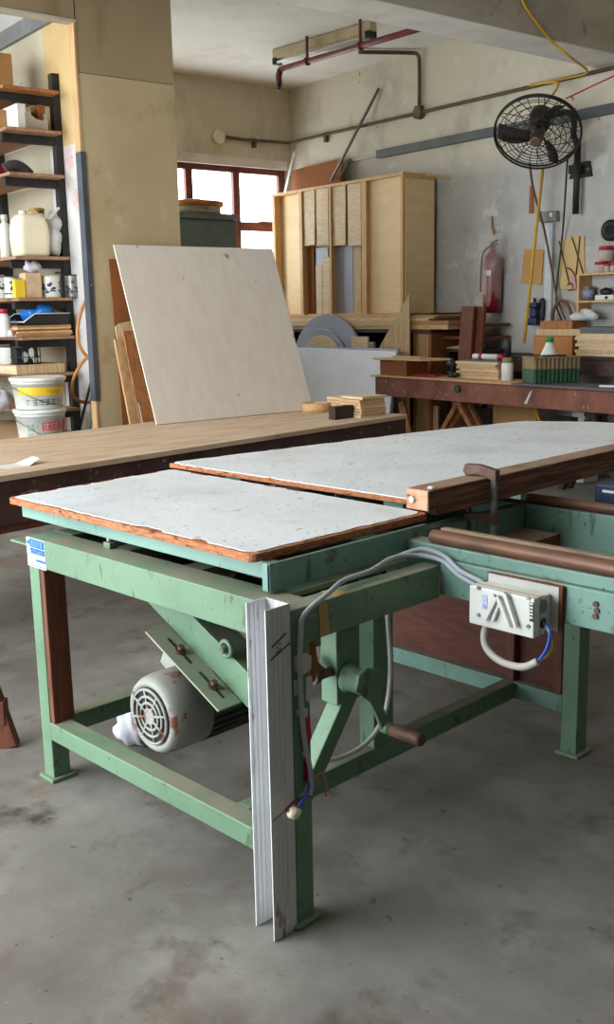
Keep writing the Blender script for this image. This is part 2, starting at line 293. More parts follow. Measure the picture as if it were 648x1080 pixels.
# store room side wall of old boards
m = MB(); zt = rq(22, 31, QS-.03).z
m.box(PW, -8.2, QS, QS+.1, 0, zt); m.cur = 1; m.box(-8.2, -7.35, QS, QS+.1, 0, zt); m.cur = 0; m.box(-7.35, -6.93, QS, QS+.1, 0, zt); m.cur = 2; m.box(-6.93, -6.22, QS, QS+.1, 2.62, zt)
m.cur = 3; m.box(-6.93, -6.22, QS, QS+.1, 0, 2.62); m.cur = 4; m.box(PW, -6.22, QS, QS+.1, zt, CZ)
struct('wall_side', m, [OLDW, OLDW, YPANEL, REDS, WALL])
struct('trim_5', MB().box(PW, -6.22, QS-.03, QS, zt-.05, zt+.06), TRUNK)

# ================================================================== TABLE SAW
ts = thing('table_saw', 'large green sliding table saw with scratched white tops in the middle of the concrete floor', 'table saw', (-2.2, 2.2, 0))
def part(name, M, m, par=ts, bev=.003, label=None): return build(name, M, m, par, 'w', bev=bev, label=label)
def sawleg(x0, x1, y0, y1, z1):
    l = part('leg', MB().box(x0, x1, y0, y1, .01, z1), GREEN)
    part('foot_plate', MB().box(x0-.014, x1+.014, y0-.014, y1+.014, 0, .012), GREEN, l)
    return l
legA = sawleg(-2.822, -2.764, 1.537, 1.60, .726)
legB = sawleg(-1.678, -1.618, 1.535, 1.592, .726)
sawleg(-1.677, -1.617, 2.84, 2.905, .69); sawleg(-2.822, -2.764, 2.84, 2.905, .69)
for x, y in ((-.32, 2.095), (-.32, 2.84)): sawleg(x, x+.06, y, y+.06, .735 if y < 2.5 else .69)
part('upper_rail', MB().box(-2.822, -1.618, 1.535, 1.635, .725, .817), GREEN)
part('upper_rail', MB().box(-1.676, -1.618, 1.635, 2.092, .727, .817), GREEN)
part('upper_rail', MB().box(-2.822, -2.72, 1.635, 2.84, .727, .817), GREEN)
part('flange', MB().box(-2.95, -2.822, 1.545, 2.84, .778, .786), GREEN)
part('lower_rail', MB().box(-2.764, -1.678, 1.536, 1.60, .146, .206), GREEN)
part('lower_rail', MB().box(-2.822, -2.764, 1.60, 2.84, .146, .206), GREEN)
part('lower_rail', MB().box(-1.915, -1.865, 1.60, 2.84, .146, .206), GREEN)
part('lower_rail', MB().box(-2.764, -1.677, 2.84, 2.905, .146, .206), GREEN2)
m = MB(); m.box(-2.54, -2.46, 1.635, 2.84, .765, .80); part('cross_bar', m, DUSTG)
part('cross_bar', MB().box(-2.2, -2.12, 1.635, 2.84, .765, .80), DUSTG)
part('cross_bar', MB().box(-1.80, -1.73, 1.635, 2.092, .80, .815), DUSTG)
part('long_rail', MB().box(-1.618, -.2, 2.092, 2.17, .735, .833).box(-2.72, -.2, 2.106, 2.17, .8335, .866), GREEN2, label='pale green rail carrying the front slide pipe')
part('long_rail', MB().box(-2.72, -.2, 2.84, 2.90, .69, .845), GREEN2)
part('end_plate', MB().box(-1.88, -1.84, 2.17, 2.84, .70, .845), GREEN2)
part('slide_pipe', MB().cyl((-1.67, 2.125, .884), (-.2, 2.125, .884), .019), PIPE)
part('slide_pipe', MB().cyl((-1.84, 2.862, .862), (-.2, 2.862, .862), .017), PIPE)
part('pipe_strip', MB().box(-1.66, -.2, 2.147, 2.17, .866, .905), wood('dusty_strip', (150,126,102), (120,96,76), (.6,5,5)))
# arbor
part('shade_sheet', MB().box(-2.70, -1.93, 1.65, 2.83, .712, .72), DARK)  # dark sheet added to stand for the deep shadow inside the frame
m = MB(); m.cyl((-2.16, 1.80, .79), (-2.16, 2.3, .79), .022); m.cyl((-2.16, 1.72, .79), (-2.16, 1.80, .79), .012); m.cyl((-2.16, 1.80, .79), (-2.16, 1.815, .79), .05); m.cyl((-2.16, 1.87, .79), (-2.16, 1.885, .79), .05)
m.box(-2.08, -1.94, 1.80, 2.0, .765, .80)
part('arbor', m, REDW, label='rusty red brown saw arbor with flanges')
# frame below the front top
m = MB(); m.box(-2.958, -1.757, 1.600, 1.63, .850, .896); part('top_frame', m, GREEN2)
m = MB(); m.box(-1.757, -1.745, 1.588, 2.195, .823, .896); m.box(-1.775, -1.745, 1.588, 1.594, .823, .896); part('top_frame', m, GREEN2)
part('top_frame', MB().box(-2.958, -2.93, 1.63, 2.2, .85, .896), GREEN2)
for x in (-2.475, -1.765):
    s = part('adjuster', MB().box(x-.017, x+.017, 1.602, 1.634, .817, .836), GREEN); part('screw', MB().cyl((x, 1.615, .836), (x, 1.615, .851), .009), STEEL, s)
m = MB(); m.box(-1.80, -1.765, 1.9, 1.93, .815, .824); part('adjuster', m, GREEN)
# tops
def slab(poly, z0, z1): return MB().prism([(x, y, z0) for x, y in poly], (0, 0, z1-z0))
def inset(poly, d):
    cx = sum(p[0] for p in poly)/len(poly); cy = sum(p[1] for p in poly)/len(poly)
    return [(x-d*(1 if x > cx else -1), y-d*(1 if y > cy else -1)) for x, y in poly]
t1 = [(-2.974, 1.562), (-1.779, 1.562), (-1.770, 2.235), (-3.02, 2.268)]
def round_poly(poly, r):
    out = []
    for i, p in enumerate(poly):
        a = Vector(poly[i-1]); b = Vector(p); c = Vector(poly[(i+1) % len(poly)]); d0 = (a-b).normalized(); d1 = (c-b).normalized()
        for t in (0, .5, 1): out.append(tuple(b + d0*r*(1-t)*(1-t*.35) + d1*r*t*(1-.35*(1-t))))
    return out
def jag(poly, seed, k=1.):
    R = random.Random(seed); out = []; cx = sum(p[0] for p in poly)/len(poly); cy = sum(p[1] for p in poly)/len(poly); n = len(poly)
    for i, p in enumerate(poly):
        a = Vector(p); b = Vector(poly[(i+1) % n]); L = (b-a).length; d = (b-a)/L; nn = Vector((-d.y, d.x)); nn = nn if nn.dot(Vector((cx, cy))-a) > 0 else -nn; t = .02; bite = 0
        while t < L-.02:
            if bite <= 0 and R.random() < .07: bite = R.randint(2, 6); deep = R.uniform(.005, .018)*k
            dd = (deep if bite > 0 else 0) + R.uniform(.001, .006)*k; bite -= 1
            out.append(tuple(a + d*t + nn*dd)); t += R.uniform(.008, .025)
    return out
b1 = part('front_tabletop', slab(round_poly(t1, .012), .897, .9185), CHIP, label='front chipboard top faced with white laminate'); part('laminate', slab(jag(inset(t1, .009), 41), .9185, .921), LAM, b1, 0)
t2 = [(-3.047, 2.272), (-1.852, 2.278), (-1.852, 4.44), (-2.44, 4.39), (-2.76, 4.21), (-2.89, 3.55)]
b2 = part('sliding_tabletop', slab(t2, .921, .938), CHIP, label='long rear top faced with white laminate'); part('laminate', slab(jag(t2, 43, .5), .938, .941), LAM, b2, 0)
part('carriage_beam', MB().box(-2.0, -1.92, 2.3, 4.3, .872, .921), GREEN2); part('carriage_beam', MB().box(-2.75, -2.67, 2.3, 4.2, .872, .921), GREEN2)
for x, y in ((-2.74, 4.1), (-1.99, 4.2)): sawleg(x, x+.06, y, y+.06, .872)
fz = part('fence', MB().box(-1.85, -1.766, 2.236, 4.45, .9415, .984).box(-1.85, -1.766, 2.236, 2.27, .921, .9415).box(-1.80, -1.766, 2.27, 4.45, .905, .9415), PLYEDGE, bev=.004, label='brown laminated timber guide bar along the long top')
part('end_grain', MB().box(-1.848, -1.768, 2.228, 2.237, .923, .982), mat('end_grain', (222,178,146), (190,132,98), (120,74,50), rough=.8, scale=16, cs=30, cst=(1,1,4), clo=.6, chi=.63), fz)
part('screw', MB().cyl((-1.825, 2.222, .952), (-1.825, 2.23, .952), .010).blob((-1.782, 2.262, .986), (.012,.012,.006), 3), WHITEP, fz)
# brown back panel with strips
bp = part('back_panel', MB().box(-2.75, -1.68, 2.878, 2.896, .206, .69), REDP, bev=.002)
part('strip', MB().box(-1.907, -1.873, 2.845, 2.878, .206, .69), REDW, bp); part('strip', MB().box(-1.719, -1.684, 2.845, 2.878, .206, .69), REDW, bp)
part('wood_block', MB().box(-1.86, -1.70, 2.56, 2.838, .70, .765), REDWD)
part('side_plank', MB().box(-2.764, -2.74, 1.54, 1.615, .206, .725), REDW, label='reddish wooden plank fixed inside the left leg')
# maker's plate
pl = part('maker_plate', MB().prism([(-2.822, 1.5335, .722), (-2.712, 1.5335, .722), (-2.712, 1.5335, .815), (-2.822, 1.5335, .815)], (0, .0015, 0)), mat('plate_white', (176,190,206), rough=.5), bev=0, label='blue and white printed maker plate')
m = MB()
def pbar(x0, x1, z0, z1): m.box(x0, x1, 1.5322, 1.5334, z0, z1)
pbar(-2.800, -2.716, .787, .812); pbar(-2.797, -2.716, .766, .784); pbar(-2.767, -2.716, .743, .750); pbar(-2.800, -2.716, .7275, .729)
m.cyl((-2.809, 1.5322, .800), (-2.809, 1.5334, .800), .006)
part('print', m, BLUEP, pl, 0)
m = MB(); R = random.Random(3)
def glyphs(addbox, x0, x1, z0, z1, n, R):
    w = (x1-x0)/n
    for i in range(n):
        a, b = x0+i*w+w*.12, x0+i*w+w*.88
        for t in (.15, .5, .85):
            if R.random() < .8: zz = z0+(z1-z0)*t; addbox(a, b, zz-(z1-z0)*.035, zz+(z1-z0)*.035)
        for t in (.2, .5, .8):
            if R.random() < .6: xx = a+(b-a)*t; addbox(xx-w*.035, xx+w*.035, z0, z1)
g = lambda a, b, c, d: m.box(a, b, 1.5312, 1.5323, c, d)
glyphs(g, -2.795, -2.722, .791, .808, 4, R); glyphs(g, -2.795, -2.72, .769, .781, 9, R)
part('lettering', m, mat('plate_lettering', (150,190,220), rough=.5), pl, 0)
# motor mount and motor
n_ = Vector((.323, 0, -.155)).normalized(); up_ = Vector((.155, 0, .323)).normalized()
P0 = Vector((-2.322, 1.703, .591))
A, B_ = P0 - n_*.17, P0 + n_*.46
mb = part('motor_mount', MB().prism([A, B_, B_+up_*.095, A+up_*.095], (0, .09, 0)), GREEN)
m = MB(); Q0 = Vector((-2.325, 1.62, .592)); t_ = n_*.358
m.prism([Q0, Q0+t_, Q0+t_+Vector((0,.083,0)), Q0+Vector((0,.083,0))], up_*-.007); part('slotted_plate', m, DUSTG, mb, .001)
m = MB()
for s0, s1 in ((.055, .17), (.21, .325)): m.bar(Q0+n_*s0+Vector((0,.044,.0)), Q0+n_*s1+Vector((0,.044,.0)), .008, .003, up_)
part('slot', m, BLACK, mb, 0)
for s in (.115, .275):
    c = Q0+n_*s+Vector((0,.044,0)); part('bolt', MB().cyl(c, c+up_*.006, .016, n=16).cyl(c+up_*.006, c+up_*.02, .010, n=6), RUST, mb, 0)
part('hanger', MB().box(wy(263,700,1.705).x, -1.92, 1.703, 1.72, .43, .726), GREEN, mb)
c = Vector((-2.045, 1.70, .585)); m = MB(); m.tube([c+Vector((.022*math.cos(a), -.01, .022*math.sin(a))) for a in [i*math.pi/8 for i in range(16)]], .007, 8, closed=True); m.cyl(c, c+Vector((0,-.03,0)), .011); part('eye_bolt', m, GREEN, mb, 0)
MCX, MCZ = -2.295, .342
mo = build('motor', MB().lathe([(.100,.13),(.108,.14),(.108,.34),(.09,.36)], (MCX,1.60,MCZ), (0,1,0), 32), MOTORB, ts, label='grey electric motor hung under the slotted plate')
m = MB()
for i in range(28):
    a = 2*math.pi*i/28; r = Vector((math.cos(a), 0, math.sin(a))); m.bar(Vector((MCX,1.745,MCZ))+r*.113, Vector((MCX,1.935,MCZ))+r*.113, .005, .016, r)
part('cooling_fins', m, MOTORB, mo, 0)
cov = build('fan_cover', MB().lathe([(.001,.010),(.086,.010),(.088,.004),(.098,.0),(.108,.006),(.116,.022),(.119,.05),(.119,.145),(.10,.145)], (MCX,1.60,MCZ), (0,1,0), 40), MOTOR, mo)
m = MB(); m.cyl((MCX,1.6005,MCZ), (MCX,1.604,MCZ), .085, n=36); build('vent_hole', m, BLACK, mo)
m = MB()
for r in (.022, .041, .060, .081): m.tube([Vector((MCX+r*math.cos(a), 1.598, MCZ+r*math.sin(a))) for a in [i*math.pi/20 for i in range(40)]], .0045, 6, closed=True)
for i in range(8):
    a = math.pi*i/4+.25; m.cyl((MCX+.014*math.cos(a),1.598,MCZ+.014*math.sin(a)), (MCX+.083*math.cos(a),1.598,MCZ+.083*math.sin(a)), .0042, n=6)
m.cyl((MCX,1.595,MCZ), (MCX,1.602,MCZ), .022); build('grille', m, MOTOR, mo)
part('terminal_box', MB().prism([(-2.43,1.74,.44), (-2.36,1.74,.40), (-2.30,1.74,.50), (-2.37,1.74,.55)], (0, .12, 0)), MOTOR, mo, .004)
part('motor_foot', MB().prism([(-2.33,1.76,.45),(-2.22,1.76,.44),(-2.15,1.76,.50),(-2.26,1.76,.552)], (0,.14,0)), MOTORB, mo)
m = MB(); m.bar((-2.30,1.99,.36), (-2.14,2.0,.76), .02, .012, (0,1,0)); m.bar((-2.22,1.99,.30), (-2.08,2.0,.76), .02, .012, (0,1,0)); part('drive_belt', m, BLACK, bev=0)
# crank group on the right side
hp = part('hanger_post', MB().box(-1.737, -1.68, 1.75, 1.838, .50, .727), GREEN)
part('hanger_post', MB().box(-1.925, -1.866, 2.10, 2.19, .206, .727), GREEN)
m = MB(); m.prism([(-1.735,1.775,.50), (-1.735,1.835,.50), (-1.735,1.66,.27), (-1.735,1.60,.27)], (.05,0,0)); part('brace', m, GREEN)
ck = part('crank', MB().lathe([(.034,0),(.040,.004),(.033,.012),(.032,.085),(.03,.09)], (-1.68, 1.79, .567), (1,0,0), 24), GREEN, bev=0, label='green hand crank with a steel grip')
def crp(x, y): return wx(x, y, -1.595)
pts = [crp(*p) for p in ((373,728),(376,712),(385,703),(397,706),(400,716),(399,735),(404,752),(409,762),(405,770),(400,769),(396,757),(388,740))]
part('crank_arm', MB().prism(pts, (.012,0,0)), GREEN, ck, .003)
h0 = crp(404.5, 766); m = MB(); m.cyl(h0, h0+Vector((.03,0,0)), .016, .017); build('grip_collar', m, GREEN, ck); m = MB(); m.tube([h0+Vector((.03,0,0)), h0+Vector((.12,0,0)), h0+Vector((.128,0,0))], [.017,.018,.015], 20); build('grip', m, RUST, ck)
m = MB(); c = wx(336,713,-1.70); m.cyl(c, c+Vector((0,.05,.0)), .012); m.cyl(c+Vector((0,-.02,0)), c, .018, n=6); m.tube([c+Vector((-.05,.0,.03)), c+Vector((.0,.01,.0))], .02, 8); part('lock_bolt', m, RUST, bev=0)
# cables
def tubepx(pts, r, X, n=8): return MB().tube([wx(x, y, X) for x, y in pts], r, n)
def smooth(pts, k=4):
    P = [Vector(p) for p in pts]; out = []
    for i in range(len(P)-1):
        a, b, c, d = P[max(i-1,0)], P[i], P[i+1], P[min(i+2,len(P)-1)]
        for j in range(k):
            t = j/k; out.append(.5*((2*b)+(c-a)*t+(2*a-5*b+4*c-d)*t*t+(3*b-a-3*c+d)*t**3))
    return out+[P[-1]]
def cable(name, pts, r, m, par=ts, label=None, space='w', **k): return build(name, MB().tube(smooth(pts), r, 10), m, par, space, label=label, **k)
hang = [wx(x, y, -1.606) for x, y in ((327,838),(328,815),(322,785),(318,745),(316.5,700),(317.5,668),(321,648))]
over = [Vector((-1.612,1.655,.835)), Vector((-1.66,1.76,.836)), Vector((-1.665,1.86,.838)), Vector((-1.68,1.97,.85)), Vector((-1.66,2.05,.845))]
cable('cable', hang+over+[Vector((-1.60,2.078,.835)), Vector((-1.54,2.074,.805)), Vector((-1.47,2.074,.785))], .0066, GREY)
cable('cable', [Vector((-1.70,1.99,.84)), Vector((-1.66,2.06,.860)), Vector((-1.60,2.084,.848)), Vector((-1.54,2.078,.818)), Vector((-1.46,2.074,.80))], .0066, GREY)
cable('cable', [Vector((-1.72,1.99,.74))] + [wx(x, y, -1.80) for x, y in ((410,665),(412,705),(408,745),(396,773),(378,790),(356,800),(338,802),(330,800))], .007, CABW)
e0 = hang[0]+Vector((0,0,.03))
cable('wire', [e0, e0+Vector((.01,-.02,-.02)), e0+Vector((.014,-.045,-.03)), e0+Vector((.014,-.06,-.045))], .0035, BLUE, label='blue wire end')
cable('wire', [e0, e0+Vector((.01,.03,.02)), e0+Vector((.012,.045,-.01)), e0+Vector((.012,.042,-.045))], .003, BRNW, label='brown wire end')
build('wire_wrap', MB().blob(e0+Vector((.014,-.066,-.048)), (.014,.02,.013), 5, .3), CREAM, ts)
X = -1.6165
def patch(polys, mats, name):
    mm = MB()
    for k, poly in polys: mm.cur = k; mm.prism([wx(x, y, X) for x, y in poly], (-.0012, 0, 0))
    return build(name, mm, mats, ts)
patch([(0, [(311,692),(324,689),(329,692),(328,706),(321,711),(312,708)]), (0, [(310.5,718),(318,717),(316,732),(311,734)]), (0, [(323,715),(329,713),(330,730),(327,742),(323,738)]), (0, [(313,750),(319,745),(325,748),(324,757),(314,756)]),
       (1, [(319,757),(327,756),(329,778),(325,790),(319,788),(317,772)]), (1, [(322,786),(326,786),(328,822),(320,824)]), (0, [(319,795),(322,790),(321,800)]),
       (2, [(315,838),(331,829),(331,834),(316,843)]), (0, [(323,828),(331,820),(331,827),(320,835)]), (1, [(313.5,842),(331,834),(331.3,838),(313.6,847)])], [WHITEP, RED, CYAN], 'paint_splash')
m = MB(); X = -1.6170; m.prism([wx(x, y, X) for x, y in ((336,636),(344,632),(348,668),(338,672))], (.0012,0,0)); m.box(-1.675, -1.618, 1.693, 1.727, .8172, .8185); part('masking_tape', m, MASK, bev=0)
m = MB(); m.prism([wx(x, y, -1.64) for x, y in ((327,676),(332,675),(336,700),(333,718),(328,720))], (-.004,0,0)); part('card_strip', m, HARD, bev=0)
# isolator switch box
sw = part('switch_box', MB().box(-1.452, -1.262, 1.998, 2.05, .712, .812), PLW, bev=.004, label='off-white isolator switch box with a lambda shaped handle')
part('back_box', MB().box(-1.448, -1.266, 2.05, 2.078, .716, .808), PLW, sw)
part('back_board', MB().box(-1.455, -1.235, 2.079, 2.091, .712, .83), REDW, sw, .002); part('back_board', MB().box(-1.45, -1.245, 2.0775, 2.079, .715, .827), WHITEP, sw, 0)
part('cover_seam', MB().box(-1.4525, -1.2615, 2.024, 2.027, .7115, .8125), BRNW, sw, 0)
def sp(x, y): return wy(x, y, 1.9975)
m = MB(); gp = lambda pts, d: m.prism([sp(490+x/5.4, 580+y/5.4) for x, y in pts], (0,-d,0))
gp(((183,238),(205,232),(240,235),(257,252),(318,438),(300,440),(238,262),(222,252),(207,258)), .014); gp(((207,258),(222,285),(278,436),(262,436),(200,292),(190,262)), .012)
gp(((172,262),(190,262),(200,280),(140,398),(118,395)), .013); gp(((200,305),(212,312),(178,404),(160,401)), .010); gp(((183,238),(190,262),(172,262)), .013)
gp(((240,418),(278,436),(262,436)), .008); part('switch_handle', m, PLW, sw, .0015)
m = MB(); m.prism([sp(x, y) for x, y in ((559,635),(563,636),(563,656),(559,655))], (0,-.001,0)); part('rating_label', m, BLACK, sw, 0)
m = MB(); R = random.Random(5)
for k in range(5): z = sp(561, 651.5-k*3.6).z; x = sp(561,650).x; m.box(x-.004, x+.004, 1.9955, 1.9965, z-.002, z+.0025)
part('lettering', m, PLW, sw, 0)
m = MB(); m.prism([sp(x, y) for x, y in ((509,627),(514.5,628),(514.5,643),(509,642))], (0,-.0008,0)); part('printed_label', m, mat('pale_blue_label', (186,196,222), (140,156,200), rough=.5, scale=60, lo=.5, hi=.55), sw, 0)
m = MB()
for x, y in ((505.3,620),(557.5,630.5),(505.3,648.5),(557.5,660.5)): c = sp(x, y); m.cyl(c, c+Vector((0,-.003,0)), .005, n=12)
part('screw', m, STEEL, sw, 0)
m = MB(); c = Vector((-1.2615, 2.038, .785)); m.cyl(c, c+Vector((.001,0,0)), .017); part('knockout', m, TRUNK, sw, 0)
m = MB(); c = Vector((-1.2615, 2.038, .743)); m.cyl(c, c+Vector((.001,0,0)), .013); part('knockout', m, BLACK, sw, 0)
loop = [Vector((-1.42,2.03,.712)), Vector((-1.42,2.02,.675)), Vector((-1.40,2.01,.648)), Vector((-1.35,2.0,.632)), Vector((-1.29,2.0,.634)), Vector((-1.255,2.01,.655))]
cable('switch_cable', loop, .0095, CABW, sw)
for k, m_ in enumerate((BLUE, GREY, YEL)): cable('switch_wire', [loop[-1], Vector((-1.235+.002*k,2.015+.006*k,.69-.004*k)), Vector((-1.237,2.03,.732-.003*k)), Vector((-1.262,2.036+.003*k,.745-.003*k))], .0038, m_, sw)
m = MB()
for x, y in ((629,637),(630,644),(628.5,650)): c = wy(x, y, 2.091); m.cyl(c, c+Vector((0,-.004,0)), .007, n=10)
part('bolt_hole', m, RUST, bev=0)
# far upright parts of the rear rail
part('cover_plate', MB().box(-1.50, -.2, 2.835, 2.84, .705, .81), GREEN2, bev=.001)

# ---- things on and about the saw
def wsolo(name, M, m, label, cat, **k): return solo(name, M, m, label, cat, space='w', **k)
m = MB(); z0, z1 = 0.0, .835
x0, x1, y0, y1, t = -1.70, -1.618, 1.455, 1.534, .004
for a in ((x0, x1, y1-t-.002, y1-.002), (x0, x0+t, y0+.012, y1-t), (x1-t, x1, y0, y1-t)): m.box(*a, z0, z1)
for d in (.02, .034, .048): m.box(x1, x1+.0015, y0+d, y0+d+.006, z0, z1); m.box(x0+t, x0+t+.0015, y0+d, y0+d+.006, z0, z1)
wsolo('cable_trunking', m, ALU, 'tall white cable trunking channel standing against the near leg of the saw', 'trunking', bev=.0008)
tk = [o_ for o_ in bpy.data.objects if o_.name == 'cable_trunking'][0]
m = MB(); m.bar((-1.6155,1.47,.745),(-1.6155,1.515,.768),.0035,.001,(1,0,0)); m.bar((-1.6155,1.465,.715),(-1.6155,1.528,.742),.003,.001,(1,0,0))
for k in range(4): m.bar((-1.6155,1.485+.008*(k % 2),.728+.006*k),(-1.6155,1.489+.008*(k % 2),.731+.006*k),.003,.001,(1,0,0))
build('pencil_mark', m, DARK, tk, 'w'); m = MB(); m.bar((-1.6162,1.46,.318),(-1.6162,1.50,.330),.003,.001,(1,0,0)); m.bar((-1.6162,1.50,.330),(-1.6162,1.531,.342),.008,.001,(1,0,0)); build('red_paint_mark', m, mat('faded_red',(150,66,56)) , tk, 'w')
m = MB(); rg = wz(131, 786, 0); m.blob((rg.x, rg.y+.05, .048), (.085,.06,.062), 11, .35, 22, 14, .048); wsolo('rag', m, CLOTH, 'crumpled white rag on the floor beside the motor', 'rag')
# bar clamp on the fence
def clampq(x, y): return wx(x, y, -1.745)
cb = clampq(521, 545)
gc = thing('bar_clamp', 'rusty bar clamp gripping the timber guide of the saw', 'clamp', (cb.x, cb.y, .90))
ty = cb.y
cl = lambda n, M, m=RUST, b=.003: build(n, M, m, gc, 'w', bev=b)
cl('bar', MB().box(-1.756, -1.736, ty-.006, ty+.006, .78, 1.0), STEEL)
cl('fixed_jaw', MB().prism([(-1.732, ty-.012, .974), (-1.732, ty-.012, 1.010), (-1.80, ty-.012, 1.022), (-1.848, ty-.012, 1.020), (-1.856, ty-.012, .998), (-1.846, ty-.012, .984), (-1.80, ty-.012, .992)], (0, .024, 0)))
cl('sliding_jaw', MB().prism([(-1.73, ty-.012, .838), (-1.73, ty-.012, .876), (-1.79, ty-.012, .872), (-1.85, ty-.012, .862), (-1.85, ty-.012, .843), (-1.79, ty-.012, .843)], (0, .024, 0)))
m = MB(); m.cyl((-1.838, ty, .79), (-1.838, ty, .902), .007); m.cyl((-1.838, ty, .895), (-1.838, ty, .905), .014); cl('spindle', m, RUST, 0)
m = MB(); m.tube([(-1.838, ty, .725), (-1.838, ty, .74), (-1.838, ty, .78), (-1.838, ty, .795)], [.010,.014,.014,.009], 12); cl('spindle_grip', m, RUST, 0)
b = wy(632, 526, 2.87)
m = MB(); m.box(b.x-.055, b.x+.06, 2.85, 2.93, .846, .912)
# blue tool battery lying on the rear rail
bt = thing('tool_battery', 'small navy blue tool case resting on the rear rail of the saw', 'tool case', (b.x, 2.97, .845))
build('body', MB().box(b.x-.05, b.x+.16, 2.93, 3.02, .847, .925), NAVY, bt, bev=.006)
m = MB(); m.box(b.x-.02, b.x+.03, 2.926, 2.93, .90, .908); m.box(b.x-.02, b.x+.03, 2.926, 2.93, .856, .862); build('lettering', m, PLW, bt)
build('ledge', MB().box(b.x-.06, b.x+.17, 2.9, 3.03, .838, .847), DARK, ts)
# trestle foot at the left
f0 = wz(10, 787, 0)
tr = thing('trestle', 'dark reddish trestle foot at the left beside the saw', 'trestle', (f0.x-.12, f0.y-.15, 0))
tb = lambda n, M, m=REDW: build(n, M, m, tr, 'w', bev=.004)
d = Vector((-.7,-.7,0)).normalized(); up = Vector((0,0,1)); c = Vector((f0.x, f0.y, 0)); o = Vector((.7,-.7,0))
for k in (0, .55):
    a = c+d*k
    tb('leg', MB().bar(a+o*.0+Vector((0,0,.0)), a-o*0+d*.16+up*.62, .07, .045, o)) if k == 0 else tb('leg', MB().bar(a, a-d*.16+up*.62, .07, .045, o))
tb('stretcher', MB().bar(c+d*.0+up*.13, c+d*.56+up*.13, .055, .09)); tb('top_bar', MB().bar(c+d*.1+up*.65, c+d*.46+up*.65, .07, .07))

# ================================================================== LEFT WORKBENCH
PA, PB = wz(0, 502, .8), wz(430, 437, .8); dr = (PB-PA).normalized(); nrm = Vector((-dr.y, dr.x, 0))
PA2 = PA - dr*1.1; D = 1.16
wb = thing('workbench', 'long low workbench with worn timber top and dark apron behind the saw', 'workbench', (PA.x, PA.y, 0))
def quad(a, b, o0, o1, z0, z1): return MB().prism([(*(a+nrm*o0).xy, z0), (*(b+nrm*o0).xy, z0), (*(b+nrm*o1).xy, z0), (*(a+nrm*o1).xy, z0)], (0,0,z1-z0))
build('top', quad(PA2, PB, 0, .085, .772, .8), BENCHT, wb, bev=.003); build('top', quad(PA2, PB, .089, D, .774, .80), BENCHT, wb, bev=.003)
build('apron', quad(PA2, PB, .012, .05, .57, .772), BENCHA, wb, bev=.003); build('apron', quad(PA2, PB, D-.05, D-.012, .62, .772), BENCHA, wb)
build('end_board', quad(PB-dr*.04, PB-dr*.0, .05, D-.05, .59, .772), BENCHA, wb)
build('under_rail', quad(PA2, PB-dr*.1, .03, .07, .53, .568), REDW, wb)
for k in (.1, 2.2, 4.0):
    for o_ in (.08, D-.16): build('leg', quad(PA2+dr*k, PA2+dr*(k+.09), o_, o_+.09, 0, .772), BENCHA, wb)
m = MB(); c = PA+dr*.12+nrm*.14
m.add([c+Vector((0,0,.001)), c+dr*.12+nrm*.0+Vector((0,0,.001)), c+dr*.2+nrm*.03+Vector((0,0,.025)), c+nrm*.14+Vector((0,0,.002)), c+dr*.12+nrm*.12+Vector((0,0,.004)), c+dr*.21+nrm*.10+Vector((0,0,.03))], [(0,1,4,3),(1,2,5,4)])
m.add([v+Vector((0,0,-.0008)) for v in m.v], [(3,4,1,0),(4,5,2,1)]); wsolo('paper_scrap', m, PAPER, 'torn white paper scrap lying on the timber workbench', 'paper')
# items at the far end of the bench
c = wz(334, 436, .8)
ring = MB(); ring.lathe([(.078,0),(.098,0),(.098,.062),(.078,.062),(.078,0)], (c.x-.09, c.y+.09, .8), n=36); wsolo('edging_roll', ring, PINE, 'pale roll of wood edging tape on the workbench', 'roll')
def wzbox(x0, y0, x1, y1, h, depth, z=.8):
    a, b = wz(x0, y0, z), wz(x1, y1, z); t = (b-a).normalized(); n = Vector((-t.y, t.x, 0)); return MB().prism([a, b, b+n*depth, a+n*depth], (0,0,h))
wsolo('block', wzbox(354, 443, 373, 440.5, .082, .06), DWOOD, 'dark wooden block beside the pale roll on the workbench', 'block')
ords = ['at the bottom', 'second from the bottom', 'third from the bottom', 'fourth from the bottom', 'fifth from the bottom', 'sixth from the bottom', 'seventh from the bottom', 'eighth from the bottom', 'ninth from the bottom', 'tenth from the bottom']
def ordn(i, n): return 'at the top' if i == n-1 else ords[i]
a, b = wz(382, 441, .8), wz(408, 438, .8)
for i in range(7):
    t = (b-a).normalized(); n = Vector((-t.y, t.x, 0)); j = Vector((rnd.uniform(-.012,.012), rnd.uniform(-.012,.012), 0)); h = .0195
    s = a+j+Vector((0,0,.0+i*h)); e = b+j+Vector((0,0,i*h)); wsolo('wood_offcut', MB().prism([s, e, e+n*.2, s+n*.2], (0,0,h-.0025)), [PALE, OAK, PINE][i % 3], 'short pale offcut %s of the larger stack at the bench end' % ordn(i, 7), 'offcut', group='offcuts in the larger stack', bev=.001)
a, b = wz(367, 436, .8), wz(381, 434.5, .8); t = (b-a).normalized(); n = Vector((-t.y, t.x, 0)); a += n*.06; b += n*.06
for i in range(5):
    j = Vector((rnd.uniform(-.012,.012), rnd.uniform(-.012,.012), 0)); h = .021
    s = a+j+Vector((0,0,i*h)); e = b+j+Vector((0,0,i*h)); wsolo('wood_offcut', MB().prism([s, e, e+n*.16, s+n*.16], (0,0,h-.0025)), [OAK, PALE, PINE][i % 3], 'short offcut %s of the smaller stack between dark block and larger stack' % ordn(i, 5), 'offcut', group='offcuts in the smaller stack', bev=.001)
wsolo('wood_chip', wzbox(349, 439.5, 353.5, 439, .018, .03), PINE, 'tiny pale wood chip between the roll and the dark block', 'offcut')

